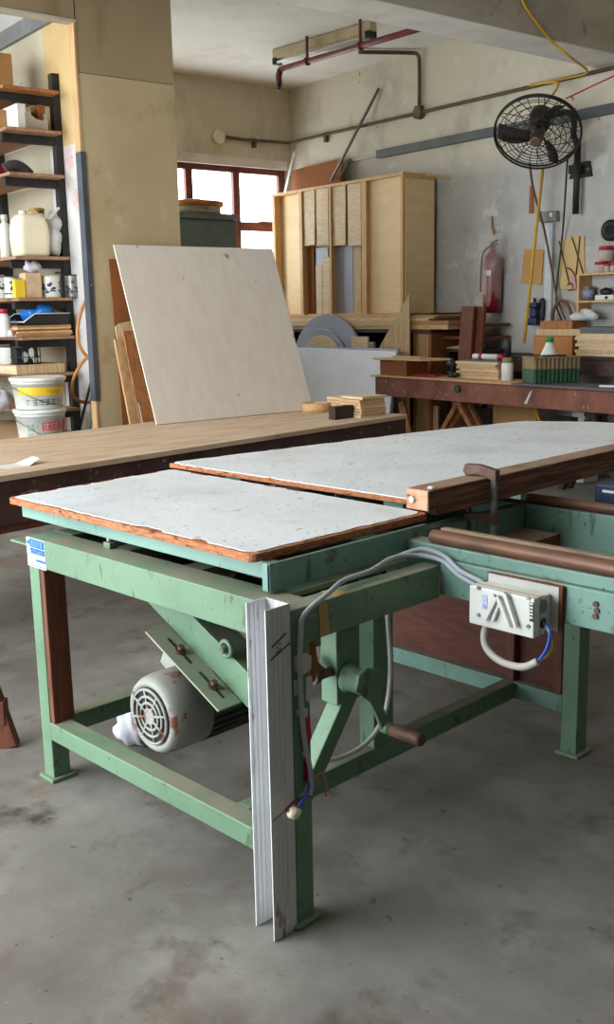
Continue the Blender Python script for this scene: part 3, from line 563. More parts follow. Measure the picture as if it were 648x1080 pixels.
# ================================================================== LEANING SHEETS
def lean(px_tl, q_off, k, w, z0, th, name, m, label, cat='board', zt=None, top=None, ptop=None, **kw):
    """a rectangular sheet whose top left corner is seen at px_tl on the plane p = ptop, leaning by k along p per metre of height"""
    T = rp(*px_tl, ptop); q0 = T.y; zt = T.z
    pb = ptop + (zt-z0)*k; n = Vector((1, 0, k)).normalized()*-th
    poly = [(ptop, q0, zt), (ptop, q0+w, zt), (pb, q0+w, z0), (pb, q0, z0)]
    if top: poly = top(ptop, q0, zt, w) + poly[2:]
    return solo(name, MB().prism(poly, n), m, label, cat, **kw), poly
KL = .39
lean((120, 258), 0, .395, 1.262, .8035, .012, 'plywood_sheet', PLYW, 'big pale square plywood sheet leaning on the partition behind the workbench', ptop=-6.02, bev=.001)
lean((115, 273), 0, .06, .34, .70, .006, 'hardboard_sheet', HARD, 'tall brown hardboard sheet against the partition behind the plywood', ptop=-6.085)
def rtop(p, q, z, w): return [(p, q, z-.02), (p, q+w*.15, z), (p, q+w*.5, z+.012), (p, q+w*.85, z), (p, q+w, z-.02)]
lean((122, 341), 0, .20, .2, .70, .014, 'board', OAK, 'pale round topped board leaning left of the plywood, in front of brown hardboard', ptop=-6.02, top=rtop)
lean((121, 358), 0, .29, .13, .70, .02, 'board', LWOOD, 'leftmost leaning board with pale head and dark brown panel below', ptop=-6.0)
lean((130, 349), 0, .29, .10, .70, .012, 'drawer_front', TIMB, 'narrow orange framed board leaning next to the plywood edge', ptop=-5.955)
lean((136, 373), 0, .33, .16, .70, .012, 'board', OAK, 'short pale board with a white edge leaning nearest the plywood', ptop=-5.93)
m = MB(); T = rp(136, 373, -5.925); m.prism([(T.x, T.y-.007, T.z), (T.x, T.y-.001, T.z), (T.x+(T.z-.7)*.33, T.y-.001, .7), (T.x+(T.z-.7)*.33, T.y-.007, .7)], (-.016,0,0)); solo('edge_strip', m, PLW, 'thin white strip leaning along the short pale board', 'strip')

# ================================================================== STORE ROOM RACK
PR = -6.6
rk = rthing('shelf_rack', 'dark steel bracket shelf rack on the store room wall', 'shelf rack', -7.6, 3.0, 0)
SZ = [2.956, 2.700, 2.420, 1.884, 1.610, 1.350, 1.098, .848]
for p in (-6.74, -7.78, -8.82): build('post', MB().box(p-.03, p+.03, QS-.055, QS-.002, .0, 3.09), DARK, rk, 'r', bev=.003)
for i, z in enumerate(SZ):
    build('shelf_board', MB().box(-9.7, PR, 2.705, QS-.058, z-.02, z), TIMB if i == 0 else mat('shelf_board_%d' % i, (166,128,98), (138,104,78), rough=.7, scale=5, st=(.6,5,5)), rk, 'r', bev=.002)
    for p in (-6.74, -7.78, -8.82): build('arm', MB().box(p-.025, p+.025, 2.72, QS-.058, z-.075, z-.0205), DARK, rk, 'r', bev=.003)
def pb(x0, y0, x1, y1, p, dep, z0=None):
    a, b = rp(x0, y1, p), rp(x1, y0, p); return MB().box(p-dep, p, a.y, b.y, a.z if z0 is None else z0, b.z)
def pc(x0, x1, yb, p, d=.07): a, b = rp(x0, yb, p-d), rp(x1, yb, p-d); return (a.y+b.y)/2, (b.y-a.y)/2
e_ = .0015
# top shelf
solo('cardboard_box', pb(-14, 57, 12, 91, -6.95, .3, SZ[0]+e_), CARD, 'brown cardboard box on the topmost rack shelf', 'box', bev=.003)
# second shelf: boxes, standing white panel, folded bag
for k, (x0, x1, y0, mm, lb) in enumerate(((-9, 6, 116, CARD, 'leftmost brown carton'), (6.3, 13.5, 117, HARD, 'middle brown carton'), (13.8, 20, 118, REDW, 'dark red carton'))):
    solo('carton', pb(x0, y0, x1, 135, -6.85, .2, SZ[1]+e_), mm, lb+' on the second rack shelf', 'carton', group='cartons on the second shelf', bev=.002)
solo('white_board', pb(19.5, 109.5, 26.5, 134, -6.66, .25, SZ[1]+e_), PLW, 'upright white panel between cartons and grey pocket on the second shelf', 'panel', bev=.002)
m = MB(); a = rp(27, 135, -6.66); b = rp(51, 135, -6.66); h = [.115, .10, .075, .07, .085]
m.prism([(-6.66, a.y, SZ[1]+e_)] + [(-6.66, b.y, SZ[1]+e_)] + [(-6.66, b.y-(b.y-a.y)*i/4, SZ[1]+h[4-i]) for i in range(5)], (-.02,0,0))
m.box(-6.9, -6.88, a.y, b.y, SZ[1]+e_, SZ[1]+.13); m.box(-6.88, -6.68, a.y, a.y+.008, SZ[1]+e_, SZ[1]+.12); m.box(-6.88, -6.68, b.y-.008, b.y, SZ[1]+e_, SZ[1]+.12); m.box(-6.88, -6.68, a.y, b.y, SZ[1]+e_, SZ[1]+.01)
solo('magazine_box', m, mat('grey_card', (168,158,144), (150,140,126), rough=.8), 'grey card file box with a curved lip on the second shelf', 'file box', bev=.002)
solo('carton', pb(41, 111, 47.5, 128, -6.72, .12, SZ[1]+.014), HARD, 'orange brown carton inside the grey file box', 'carton', bev=.002)
# third shelf: dark cable coil and red thing
m = MB(); n = 60; a = rp(9, 181, -6.75); b = rp(34, 182, -6.75); pts = []; rs = []
for i in range(n+1):
    t = i/n; pts.append(Vector((-6.80+.03*t, a.y+(b.y-a.y)*t, SZ[2]+.012+.05*math.sin(math.pi*min(1, .18+.82*t)))))
    rs.append((.026+.018*math.sin(math.pi*min(1, .3+.6*t)))*(1 if i % 4 < 2 else .82))
m.tube(pts, rs, 14)
solo('ribbed_hose', m, mat('dusty_black', (74,68,64), (58,52,50), rough=.8), 'dusty black ribbed hose piece on the third rack shelf', 'hose')
solo('case', pb(-8, 173, 5, 182, -6.9, .2, SZ[2]+e_), EXT, 'dark red case left of the ribbed hose on the third shelf', 'case', bev=.008)
# fourth shelf
q, w = pc(15, 50, 270, -6.63, .1)
jc = rthing('jerry_can', 'large cream plastic jerry can on the fourth shelf', 'jerry can', -6.8, q, SZ[3])
def rbox_loft(M, cx, cy, secs, n=8):
    vs = []; k = 4*n
    for z, hx, hy, r in secs:
        for c_i, (sx, sy) in enumerate(((1,1),(-1,1),(-1,-1),(1,-1))):
            for j in range(n): a = math.pi/2*(c_i+j/(n-1)); vs.append((cx+sx*(hx-r)+r*math.cos(a), cy+sy*(hy-r)+r*math.sin(a), z))
    fs = [(i*k+j, i*k+(j+1) % k, (i+1)*k+(j+1) % k, (i+1)*k+j) for i in range(len(secs)-1) for j in range(k)]
    M.add(vs, fs, True); o = len(M.v)-len(vs); M.f += [[o+j for j in range(k)][::-1], [o+(len(secs)-1)*k+j for j in range(k)]]; M.m += [M.cur]*2; M.sm += [False]*2
    return M
z = SZ[3]+e_
build('body', rbox_loft(MB(), -6.73, q, [(z, .08, w*.88, .04), (z+.02, .09, w*.95, .045), (z+.12, .095, w, .05), (z+.2, .095, w*.97, .05), (z+.25, .09, w*.85, .05), (z+.275, .07, w*.7, .05)]), CREAM, jc, 'r')
m = MB(); m.cyl((-6.70, q-.05, z+.27), (-6.70, q-.05, z+.30), .026); build('cap', m, PLW, jc, 'r'); m = MB(); m.tube(smooth([(-6.70,q+.0,z+.268),(-6.71,q+.02,z+.295),(-6.74,q+.06,z+.295),(-6.75,q+.08,z+.265)]), .012, 8); build('handle', m, CREAM, jc, 'r')
q, w = pc(33, 48, 224, -6.83); zt_ = rp(40, 224, -6.83).z
m = MB(); m.lathe([(w,0),(w,.12),(w*1.04,.12),(w*1.04,.135),(w*.9,.137)], (-6.95, q+.01, SZ[3]+.21)); tn = solo('tin', m, GOLD, 'gold lidded tin behind the cream jerry can', 'tin')
build('tin_label', MB().lathe([(w*1.01,.02),(w*1.01,.10)], (-6.95, q+.01, SZ[3]+.21)), PAPER, tn, 'r')
solo('carton', MB().box(-7.06, -6.905, q-.06, q+.08, SZ[3]+e_, SZ[3]+.2095), CARD, 'brown carton under the gold tin behind the jerry can', 'carton', bev=.002)
q, w = pc(1.5, 13, 270, -6.98)
bo = rthing('bottle', 'white capped bottle left of the cream jerry can', 'bottle', -7.05, q, SZ[3])
build('body', MB().lathe([(w*.9,0),(w,.01),(w,.2),(w*.9,.235),(w*.45,.25),(w*.45,.262)], (-7.05, q, z)), PLW, bo, 'r'); build('cap', MB().lathe([(w*.6,.262),(w*.6,.30),(w*.5,.303)], (-7.05, q, z)), PLW2, bo, 'r')
m = MB(); a = rp(48, 270, -6.63); b = rp(80, 270, -6.63); qc = (a.y+b.y)/2+.0
m.blob((-6.79, qc-.01, z+.115), (.13, .088, .12), 21, .16, 22, 14, .115); m.blob((-6.75, qc+.01, z+.22), (.06, .06, .07), 23, .25); m.bar((-6.68, qc-.05, z+.25), (-6.70, qc+.04, z+.33), .022, .012)
solo('plastic_bag', m, BAG, 'clear grey plastic bag of scraps right of the jerry can', 'bag')
# fifth shelf
z = SZ[4]+e_
def tin(px0, px1, yt, yb, p, lab, m0=PLW, lid=TINM, lbl=None, name='tin', cat='tin', seed=0, zs=z):
    q, w = pc(px0, px1, yb, p); h = rp((px0+px1)/2, yt, p).z-zs; o = rthing(name, lab, cat, p-w, q, zs, 'tins on the fifth shelf')
    build('body', MB().lathe([(w*.97,0),(w,.004),(w*.985,.01),(w*.985,h-.012),(w,h-.008),(w,h),(w*.9,h),(w*.88,h-.008)], (p-w, q, zs)), m0, o, 'r')
    build('rim', MB().lathe([(w*1.01,h-.006),(w*1.02,h+.003),(w*.9,h+.003)], (p-w, q, zs)), lid, o, 'r')
    if lbl:
        R = random.Random(seed); mm = MB()
        for _ in range(16):
            an = R.uniform(-1.2,1.2); zz = R.uniform(.2,.8)*h; c = Vector((p-w+w*1.0*math.cos(an), q+w*1.0*math.sin(an), zs+zz)); t = Vector((-math.sin(an), math.cos(an), 0)); mm.bar(c-t*R.uniform(.004,.02), c+t*.01, .003, R.uniform(.006,.02))
        build('lettering', mm, lbl, o, 'r')
    return o
tin(-5, 4, 292, 313, -6.75, 'white tin at the far left of the fifth shelf', PLW2, TINM, INK, seed=1)
tin(4, 18, 292, 312, -6.70, 'white tin left of the yellow carton', PLW, TINM, INK, seed=2)
solo('carton', pb(16.8, 295, 26, 312, -6.64, .05, z), YBOX, 'small yellow carton standing on the fifth shelf', 'carton', bev=.001)
tb_ = rthing('tissue_box', 'tan tissue carton with white tissue out of its top', 'tissue box', -6.72, rp(34,311,-6.64).y, z)
build('carton', pb(28, 288, 43, 311, -6.64, .1, z), mat('tan_carton', (206,176,140), (190,158,120), (170,110,90), rough=.7, scale=20, cs=30), tb_, 'r', bev=.002)
a = rp(35, 287, -6.68); build('tissue', MB().blob((-6.69, a.y, a.z+.035), (.055,.06,.042), 31, .35, 20, 12), CLOTH, tb_, 'r')
tin(43.5, 63, 291, 311, -6.63, 'white printed tin between tissue carton and metal tins', PLW, PLW2, INK, seed=4)
tin(59, 74, 287, 308, -6.78, 'dark lidded metal tin behind the bare metal tin', TINM, DARK)
tin(69, 85.5, 290, 311, -6.63, 'bare dull metal tin at the right end of the fifth shelf', TINM, DARK, INK, seed=9)
# sixth shelf
z = SZ[5]+e_
for i in range(6):
    a = rp(16+i % 3, 356, -6.62); b = rp(96, 356, -6.62); h = .0125
    solo('cardboard_sheet', MB().box(-7.2, -6.61+rnd.uniform(-.015,.012), a.y+rnd.uniform(-.005,.02), 3.085+rnd.uniform(-.02,.002), z+i*h, z+(i+1)*h-.0006), CARD if i % 2 else PINE, 'brown sheet %s of the pile on the sixth shelf' % ordn(i, 6), 'sheet', group='sheets piled on the sixth shelf')
zt_ = z+6*.0125+.0005
ty_ = rthing('tray', 'black paint tray with white rim on the brown sheets', 'tray', -6.8, 2.92, zt_)
a = rp(25, 345, -6.64); b = rp(86, 342, -6.64); m = MB(); qa, qb = a.y, min(b.y, 3.08)
m.prism([(-6.64, qa+.02, zt_), (-6.64, qb-.01, zt_), (-6.64, qb, zt_+.075), (-6.64, qa+.09, zt_+.075), (-6.64, qa, zt_+.02)], (-.012,0,0)); m.prism([(-7.0, qa+.02, zt_), (-7.0, qb-.01, zt_), (-7.0, qb, zt_+.075), (-7.0, qa+.09, zt_+.075), (-7.0, qa, zt_+.02)], (.012,0,0))
m.box(-6.99, -6.65, qa+.02, qb-.01, zt_, zt_+.006); m.prism([(-6.65, qb-.012, zt_), (-6.65, qb, zt_+.075), (-6.65, qb-.012, zt_+.075)], (-.34,0,0)); build('body', m, BLACK, ty_, 'r')
m = MB(); m.tube([(-6.635, qa, zt_+.024), (-6.635, qa+.085, zt_+.078), (-6.635, qb, zt_+.078), (-7.0, qb, zt_+.078), (-7.0, qa+.085, zt_+.078), (-7.0, qa, zt_+.024)], .0045, 6, closed=True); build('rim', m, PLW, ty_, 'r')
a = rp(43, 330, -6.72); m = MB(); m.blob((-6.80, a.y, zt_+.006+.075), (.12,.10,.075), 41, .28, 22, 14, .075); solo('plastic_bag', m, BBAG, 'crumpled bright blue plastic bag in the black tray', 'bag')
q, w = pc(-1, 11, 353, -6.68); bo = rthing('bottle', 'white bottle with red cap on the sixth shelf', 'bottle', -6.74, q, z)
build('body', MB().lathe([(w*.9,0),(w,.008),(w,.13),(w*.6,.155),(w*.5,.16)], (-6.74, q, z)), PLW, bo, 'r'); build('cap', MB().lathe([(w*.62,.16),(w*.62,.185),(w*.5,.19)], (-6.74, q, z)), RED, bo, 'r')
m = MB(); m.blob((-7.04, rp(16,348,-6.9).y, z+.06), (.09,.06,.075), 43, .3, 16, 10, .06); solo('rag', m, mat('grey_rag', (120,124,130), (96,100,106), rough=.9), 'grey rag bundle between red capped bottle and tray', 'rag')
m = MB(); m.blob((-6.66, rp(11.5,351,-6.66).y, z+.022), (.03,.022,.03), 44, .3, 12, 8, .022); solo('rag', m, CLOTH, 'small white rag lump at the sixth shelf edge', 'rag')
# seventh shelf
z = SZ[6]+e_
wfz = z+.064
fr = rthing('wooden_tray', 'shallow rough timber tray on the seventh shelf', 'tray', -6.8, 2.86, z)
a = rp(18, 395, -6.63); qa, qb = rp(18, 395, -6.63).y, rp(69, 395, -6.63).y
m = MB(); m.box(-6.65, -6.63, qa, qb, z, z+.055); build('side', m, OAK, fr, 'r', bev=.002); build('side', MB().box(-7.15, -7.13, qa, qb, z, z+.055), OAK, fr, 'r'); build('side', MB().box(-7.13, -6.65, qa, qa+.018, z, z+.055), PALE, fr, 'r'); build('side', MB().box(-7.13, -6.65, qb-.018, qb, z, z+.055), OAK, fr, 'r'); build('lid', MB().box(-7.15, -6.63, qa, qb, z+.0555, z+.063), OAK, fr, 'r')
q, w = pc(-6, 17, 382, -6.78); m = MB(); m.lathe([(w*.9,0),(w,.01),(w,.10),(w*1.04,.105),(w*1.04,.115),(w*.9,.115)], (-6.78-w, max(q, qa+.05), wfz)); solo('tub', m, PLW, 'white tub on the timber tray left of the black basket', 'tub')
bk = rthing('wire_basket', 'black wire basket holding white packets on the timber tray', 'basket', -6.75, rp(30,382,-6.66).y, wfz)
a, b = rp(18.5, 382, -6.66), rp(43, 382, -6.66); m = MB(); h = .125
for zz in (.005, .05, .12): m.tube([(-6.66,a.y,wfz+zz), (-6.66,b.y,wfz+zz), (-6.86,b.y,wfz+zz), (-6.86,a.y,wfz+zz)], .004, 6, closed=True)
for i in range(5):
    qq = a.y+(b.y-a.y)*i/4
    for pp in (-6.66, -6.86): m.cyl((pp, qq, wfz), (pp, qq, wfz+.12), .0035, n=6)
for i in range(4):
    for qq in (a.y, b.y): m.cyl((-6.66-.05*i, qq, wfz), (-6.66-.05*i, qq, wfz+.12), .0035, n=6)
build('wire_frame', m, BLACK, bk, 'r')
m = MB(); qm = (a.y+b.y)/2; m.box(-6.85, -6.68, a.y+.008, b.y-.008, wfz, wfz+.115); build('liner', m, BLACK, bk, 'r')
m = MB(); m.blob((-6.674, qm-.02, wfz+.05), (.008,.022,.035), 51, .3); m.blob((-6.674, qm+.03, wfz+.075), (.008,.024,.035), 52, .3); m.blob((-6.674, qm+.05, wfz+.03), (.006,.016,.02), 53, .3); build('packet', m, PLW, bk, 'r')
# eighth shelf
z = SZ[7]+e_
m = MB(); m.blob((-6.80, rp(5,425,-6.7).y, z+.075), (.12,.085,.08), 61, .3, 18, 12, .075); solo('plastic_bag', m, mat('lilac_bag', (196,190,200), (168,160,172), rough=.6, scale=8, bump=.4, bs=14), 'pale lilac bag on the lowest shelf left of the buckets', 'bag')
# buckets on a crate in front of the rack
zb = .66
build('shelf_board', MB().box(-8.0, -6.18, 2.45, QS-.003, .636, .6585), OAK, rk, 'r', bev=.002)
for p in (-6.40, -6.74, -7.78): build('arm', MB().box(p-.025, p+.025, 2.5, QS-.058 if p < -6.5 else QS-.002, .58, .6355), DARK, rk, 'r', bev=.003)
def bucket(px0, px1, yb, yt, p, z0, lab, band, seed):
    q, w = pc(px0, px1, yb, p, 0); h = rp((px0+px1)/2, yt, p).z-z0; o = rthing('paint_bucket', lab, 'bucket', p, q, z0, 'paint buckets stacked by the rack')
    r0, r1 = w*.86, w
    build('body', MB().lathe([(r0*.97,0),(r0,.006),(r1*.96,h*.80),(r1*.99,h*.80),(r1*.99,h*.86),(r1*.97,h*.87),(r1*.97,h*.93),(r1*.9,h*.93)], (p, q, z0), n=40), PLW, o, 'r')
    build('lid', MB().lathe([(r1*1.03,h*.88),(r1*1.05,h*.9),(r1*1.05,h*.985),(r1*1.0,h),(r1*.93,h*.985),(.01,h*.975)], (p, q, z0), n=40), PLW, o, 'r')
    def surf(an, zz, off=.0015): rr = r0+(r1*.96-r0)*zz/.8+off; return Vector((p+rr*math.cos(an), q+rr*math.sin(an), z0+h*zz))
    def wrap(M, a0, a1, zlo, zhi, off=.0015, n=14):
        vs = []
        for i in range(n+1):
            an = a0+(a1-a0)*i/n; vs += [surf(an, zlo, off), surf(an, zhi, off)]
        M.add(vs, [(2*i, 2*i+2, 2*i+3, 2*i+1) for i in range(n)])
    R = random.Random(seed); mm = MB()
    for b_ in band: mm.cur = b_[4]; wrap(mm, b_[0], b_[1], b_[2], b_[3])
    build('printed_band', mm, [YBOX, REDI, GRNI, PAPER], o, 'r')
    mm = MB()
    for (a0, a1, zlo, zhi, n, ci) in lett[seed]:
        mm.cur = ci; glyphs(lambda a, b, c, d: wrap(mm, a, b, c, d, .0035, 2), a0, a1, zlo, zhi, n, R)
    build('lettering', mm, [INK, REDI, GRNI, PLW], o, 'r')
    m = MB(); m.tube(smooth([surf(-1.75, .72, .012), surf(-1.2, .62, .016), surf(-.5, .34, .02), surf(.2, .14, .022), surf(.8, .1, .02), surf(1.3, .3, .016), surf(1.5, .72, .012)]), .003, 6); build('bail', m, STEEL, o, 'r')
    return z0+h
lett = {1: [(-.35, .55, .14, .36, 5, 2), (-.3, .4, .02, .1, 8, 2), (-1.0, -.45, .4, .6, 3, 2), (-1.0, -.45, .2, .34, 6, 2), (-.3, .55, .42, .62, 8, 3)], 2: [(-.95, .6, .13, .33, 6, 0), (-.1, .6, .50, .62, 4, 0)]}
zt_ = bucket(19, 69, 466, 430, -6.36, zb, 'white paint bucket with red and green print, under the yellow banded one', [(-.35, .62, .4, .64, 1), (.75, 1.1, .3, .7, 1)], 1)
bucket(15, 68, 433, 397, -6.36, zt_+.001, 'white paint bucket with a yellow band, stacked on another bucket', [(-1.3, 1.0, .44, .70, 0)], 2)
# hoses and rods hung at the wall end
m = MB(); H = [rp(x, y, -6.45) for x, y in ((93,312),(87,325),(82,345),(83,362),(90,374),(97,378),(99,382))]; m.tube(smooth(H), .012, 8); solo('hose', m, HOSE, 'upper orange brown hose loop hanging beside the doorway', 'hose')
m = MB(); H = [rp(x, y, -6.42) for x, y in ((96,374),(87,382),(79,396),(76,410),(79,420),(88,424),(96,423),(97,410),(98,380))]; m.tube(smooth(H), .012, 8); solo('hose', m, HOSE, 'lower orange hose loop hanging beside the doorway', 'hose')
m = MB(); m.tube([rp(98, 395, -6.4), rp(78, 475, -6.4)], .010, 8); solo('rod', m, DARK, 'thin dark rod leaning behind the hose loops', 'rod')
m = MB(); m.tube([rp(102, 405, -6.35), rp(90, 475, -6.35)], .018, 10); solo('pipe', m, TRUNK, 'grey plastic pipe leaning by the doorway below the hoses', 'pipe')

# ================================================================== WINDOW CORNER
a, b = rp(188, 262, -9.2), rp(247, 225, -9.2)
lk = rthing('locker', 'grey steel locker standing before the window behind the plywood', 'locker', -9.4, 5.88, 0)
build('body', MB().box(-9.75, -9.2, 5.50, 6.24, 0, 2.44), LOCKER, lk, 'r', bev=.006); build('top_panel', MB().box(-9.76, -9.18, 5.49, 6.26, 2.4405, 2.50), LOCKER, lk, 'r', bev=.004)
build('door', MB().box(-9.2, -9.185, 5.53, 6.21, .1, 2.42), LOCKER, lk, 'r', bev=.003)
sv = rthing('sieve', 'round tub with orange rim on top of the grey locker', 'tub', -9.42, 5.87, 2.5005)
build('drum', MB().lathe([(.27,0),(.30,.01),(.30,.09),(.28,.09)], (-9.46, 5.87, 2.501), n=36), OLDW, sv, 'r'); build('rim', MB().lathe([(.31,.075),(.335,.09),(.33,.125),(.27,.13)], (-9.46, 5.87, 2.501), n=36), ORNG, sv, 'r')
build('cover', MB().blob((-9.44, 5.87, 2.62), (.17,.20,.045), 4, .2), DSTEEL, sv, 'r')
# plywood cabinet carcass on its base
CB = 1.427; CF = 7.0; CT = 2.785; PL_, PR_ = -9.58, -7.42
cbn = rthing('storage_unit', 'low brown plywood base unit stacked with boards under the cabinet carcass', 'base unit', -8.2, 7.2, 0)
build('top', MB().box(-9.7, -6.98, 6.95, 7.46, 1.25, 1.285), DWOOD, cbn, 'r', bev=.003)
build('side', MB().box(-7.24, -7.2, 6.97, 7.45, 0, 1.25), HARD, cbn, 'r'); build('side', MB().box(-9.68, -9.64, 6.97, 7.45, 0, 1.25), HARD, cbn, 'r'); build('side', MB().box(-7.03, -6.99, 6.97, 7.45, 0, 1.25), HARD, cbn, 'r')
build('back', MB().box(-9.64, -7.24, 7.42, 7.45, 0, 1.25), DWOOD, cbn, 'r'); build('front_panel', MB().box(-7.199, -7.032, 6.975, 6.995, .02, 1.249), mat('tan_panel', (176,140,98), (158,122,82), rough=.7, scale=3, st=(4,4,.6)), cbn, 'r'); build('shelf', MB().box(-9.64, -7.24, 6.98, 7.42, .6, .63), DWOOD, cbn, 'r')
nb = 5
for i in range(nb):
    h = (CB-.001-1.286)/nb; f = rnd.uniform(-.03, .02); solo('stacked_board', MB().box(-9.6+rnd.uniform(0,.1), -7.3, 6.965+f*.5, 7.44, 1.286+i*h, 1.286+(i+1)*h-.0006), [PALE, PINE, OAK][i % 3], 'wide pale board %s of the stack carrying the cabinet carcass' % ordn(i, nb), 'board', group='boards under the carcass')
zz = 1.286
for i, (p1, th) in enumerate(((-6.76,.042), (-6.73,.04), (-7.0,.02), (-6.95,.02), (-6.9,.018), (-7.0,.014))):
    solo('stacked_board', MB().box(-7.27, p1+rnd.uniform(-.02,.02), 6.95+rnd.uniform(-.02,.02), 7.42, zz, zz+th-.0006), [PINE, CARD, PALE][i % 3] if i < 5 else DWOOD, 'board %s of the short stack right of the carcass' % ordn(i, 6), 'board', group='boards stacked right of the carcass'); zz += th
cc = rthing('cabinet_carcass', 'unfinished plywood cabinet carcass standing on a stack of boards', 'cabinet', -8.5, 7.2, CB)
cbx = lambda n, M, m=PLYC: build(n, M, m, cc, 'r', bev=.002)
D1 = 7.42
cbx('top', MB().box(PL_, PR_, CF, D1, CT-.03, CT), PLYD); cbx('bottom', MB().box(PL_, PR_, CF+.03, D1, CB, CB+.02), PLYD)
def cq(x): return rq(x, 260, CF).x
for p0, p1, mm in ((PL_, PL_+.05, PLYD), (cq(316), cq(319), PLYD), (cq(347.5), cq(349.5), PLYD), (cq(381.5), cq(386.5), PLYD), (PR_-.035, PR_, PLYD)): cbx('upright', MB().box(p0, p1, CF+.001, D1-.02, CB+.02, CT-.03), mm)
cbx('side_panel', MB().box(PR_+.0005, PR_+.012, CF+.03, D1, CB, CT-.06)); cbx('back', MB().box(PL_, PR_, D1-.02, D1-.001, CB+.02, CT-.03)); cbx('front_panel', MB().box(PL_+.05, cq(316), CF+.10, CF+.115, CB+.02, CT-.03)); cbx('front_panel', MB().box(cq(386.5), PR_-.035, CF+.05, CF+.065, CB+.02, CT-.03)); cbx('front_panel', MB().box(cq(319), cq(381.5), CF+.12, CF+.135, CB+.02, CT-.03))
def qbx(x0, y0, x1, y1, q, dep, z0=None, zoff=0):
    a, b = rq(x0, (y0+y1)/2, q), rq(x1, (y0+y1)/2, q); zt, zb_ = rq((x0+x1)/2, y0, q).z, rq((x0+x1)/2, y1, q).z
    return MB().box(a.x, b.x, q, q+dep, zb_ if z0 is None else z0, zt)
zi = CB+.021
for k, (x0, x1, yt, lb) in enumerate(((320, 332.5, 198, 'first tall plywood board from the left'), (333.5, 346.5, 195, 'second tall plywood board from the left'), (350, 365, 192.5, 'third tall plywood board from the left'), (366.5, 381, 191, 'fourth tall plywood board from the left'))):
    a = rq(x0, 230, CF+.02); b_ = rq(x1, 230, CF+.02); zlo = rq((x0+x1)/2, 259, CF+.02).z
    cbx('upper_flap', MB().prism([(a.x+.004, CF+.022, zlo), (b_.x-.004, CF+.012+.008*(k % 2), zlo), (b_.x-.004, CF+.022, CT-.031), (a.x+.004, CF+.022, CT-.031)], (0,.014,0)), PALE)
for x0, x1, y0, mm, lb, q_ in ((319.5, 331.5, 261.5, HARD, 'narrow red brown board standing in the left of the carcass', CF+.07), (334, 346.5, 261, GBLUE, 'short grey blue board behind the pale strips in the carcass', CF+.075), (351.5, 372.5, 259.5, GBLUE, 'wide grey blue board standing in the carcass', CF+.07), (373, 381, 258, OAK, 'pale board right of the wide grey blue board', CF+.07)):
    solo('board', qbx(x0, y0, x1, 331, q_, .016, zi), mm, lb, 'board', bev=.001)
for x0, x1, y0, lb in ((333.5, 340, 280, 'shorter pale strip standing in the carcass'), (340.4, 348, 271, 'taller pale strip standing in the carcass')): solo('wood_strip', qbx(x0, y0, x1, 331, CF+.035, .02, zi), PALE, lb, 'strip', group='strips in the carcass', bev=.001)
# things on top of / behind the carcass
m = MB(); m.prism([(rq(308,205,7.3).x, 7.3, CT+.001), (rq(358,192,7.3).x, 7.3, CT+.001), (rq(360,167,7.4).x, 7.42, rq(360,167,7.42).z), (rq(307,180,7.4).x, 7.42, rq(307,180,7.42).z)], (0,.012,0)); solo('hardboard_sheet', m, HARD, 'red brown sheet leaning on the wall above the carcass', 'sheet')
m = MB(); m.tube([rq(353, 191, 7.35)+Vector((0,-.05,0)), rq(400, 93, 7.47)], .016, 10); solo('metal_rod', m, TRUNK, 'long grey metal rod leaning on the wall above the carcass', 'rod')
m = MB(); m.tube([rq(362, 188, 7.36)+Vector((0,-.05,0)), rq(370, 168, 7.47)], .014, 10); solo('metal_rod', m, TRUNK, 'short grey metal rod beside the long leaning rod', 'rod')
m = MB(); a, b_ = rq(301, 202, 7.2), rq(311, 160, 7.42); a.z = CT+.015; m.bar(a, b_, .05, .02, (0,1,0)); solo('batten', m, PLW, 'white batten leaning in the corner beside the window', 'batten')
m = MB(); m.bar(rq(446, 183.5, 7.2), rq(476, 188, 7.47), .02, .025); solo('batten', m, OAK, 'thin batten running from the carcass top to the wall', 'batten')

# ================================================================== WHITE SHEETS AND DISCS
QW = 6.80
a, b_ = rq(300, 366, QW), rq(418, 371, QW)
m = MB(); m.prism([(a.x, QW-.16, 0), (b_.x, QW-.16, 0), (b_.x, QW, b_.z), (a.x, QW, a.z)], (0,.018,0))
solo('white_sheet', m, WSHEET, 'large white laminate sheet standing behind the workbench end', 'sheet', bev=.001)
m = MB(); m.prism([(a.x+.02, QW-.135, 0), (b_.x+.01, QW-.135, 0), (b_.x, QW+.025, a.z+.012), (a.x+.3, QW+.025, a.z+.012)], (0,.018,0)); solo('grey_sheet', m, GBLUE, 'grey edged sheet standing just behind the white sheet', 'sheet')
LZ = rq(345, 372, QW+.05).z
zs_ = 1.166
tabq0, tabq1 = QW+.06, QW+.75
pt = rthing('panel_ledge', 'narrow dark ledge table carrying the half round panels behind the white sheet', 'table', -8.3, QW+.1, 0)
build('top', MB().box(a.x+.1, rq(395, 366, QW+.1).x, QW+.048, QW+.142, LZ-.03, LZ), DWOOD, pt, 'r')
for p_ in (a.x+.15, rq(388, 366, QW+.1).x): build('leg', MB().box(p_, p_+.05, QW+.06, QW+.13, 0, LZ-.03), DWOOD, pt, 'r')
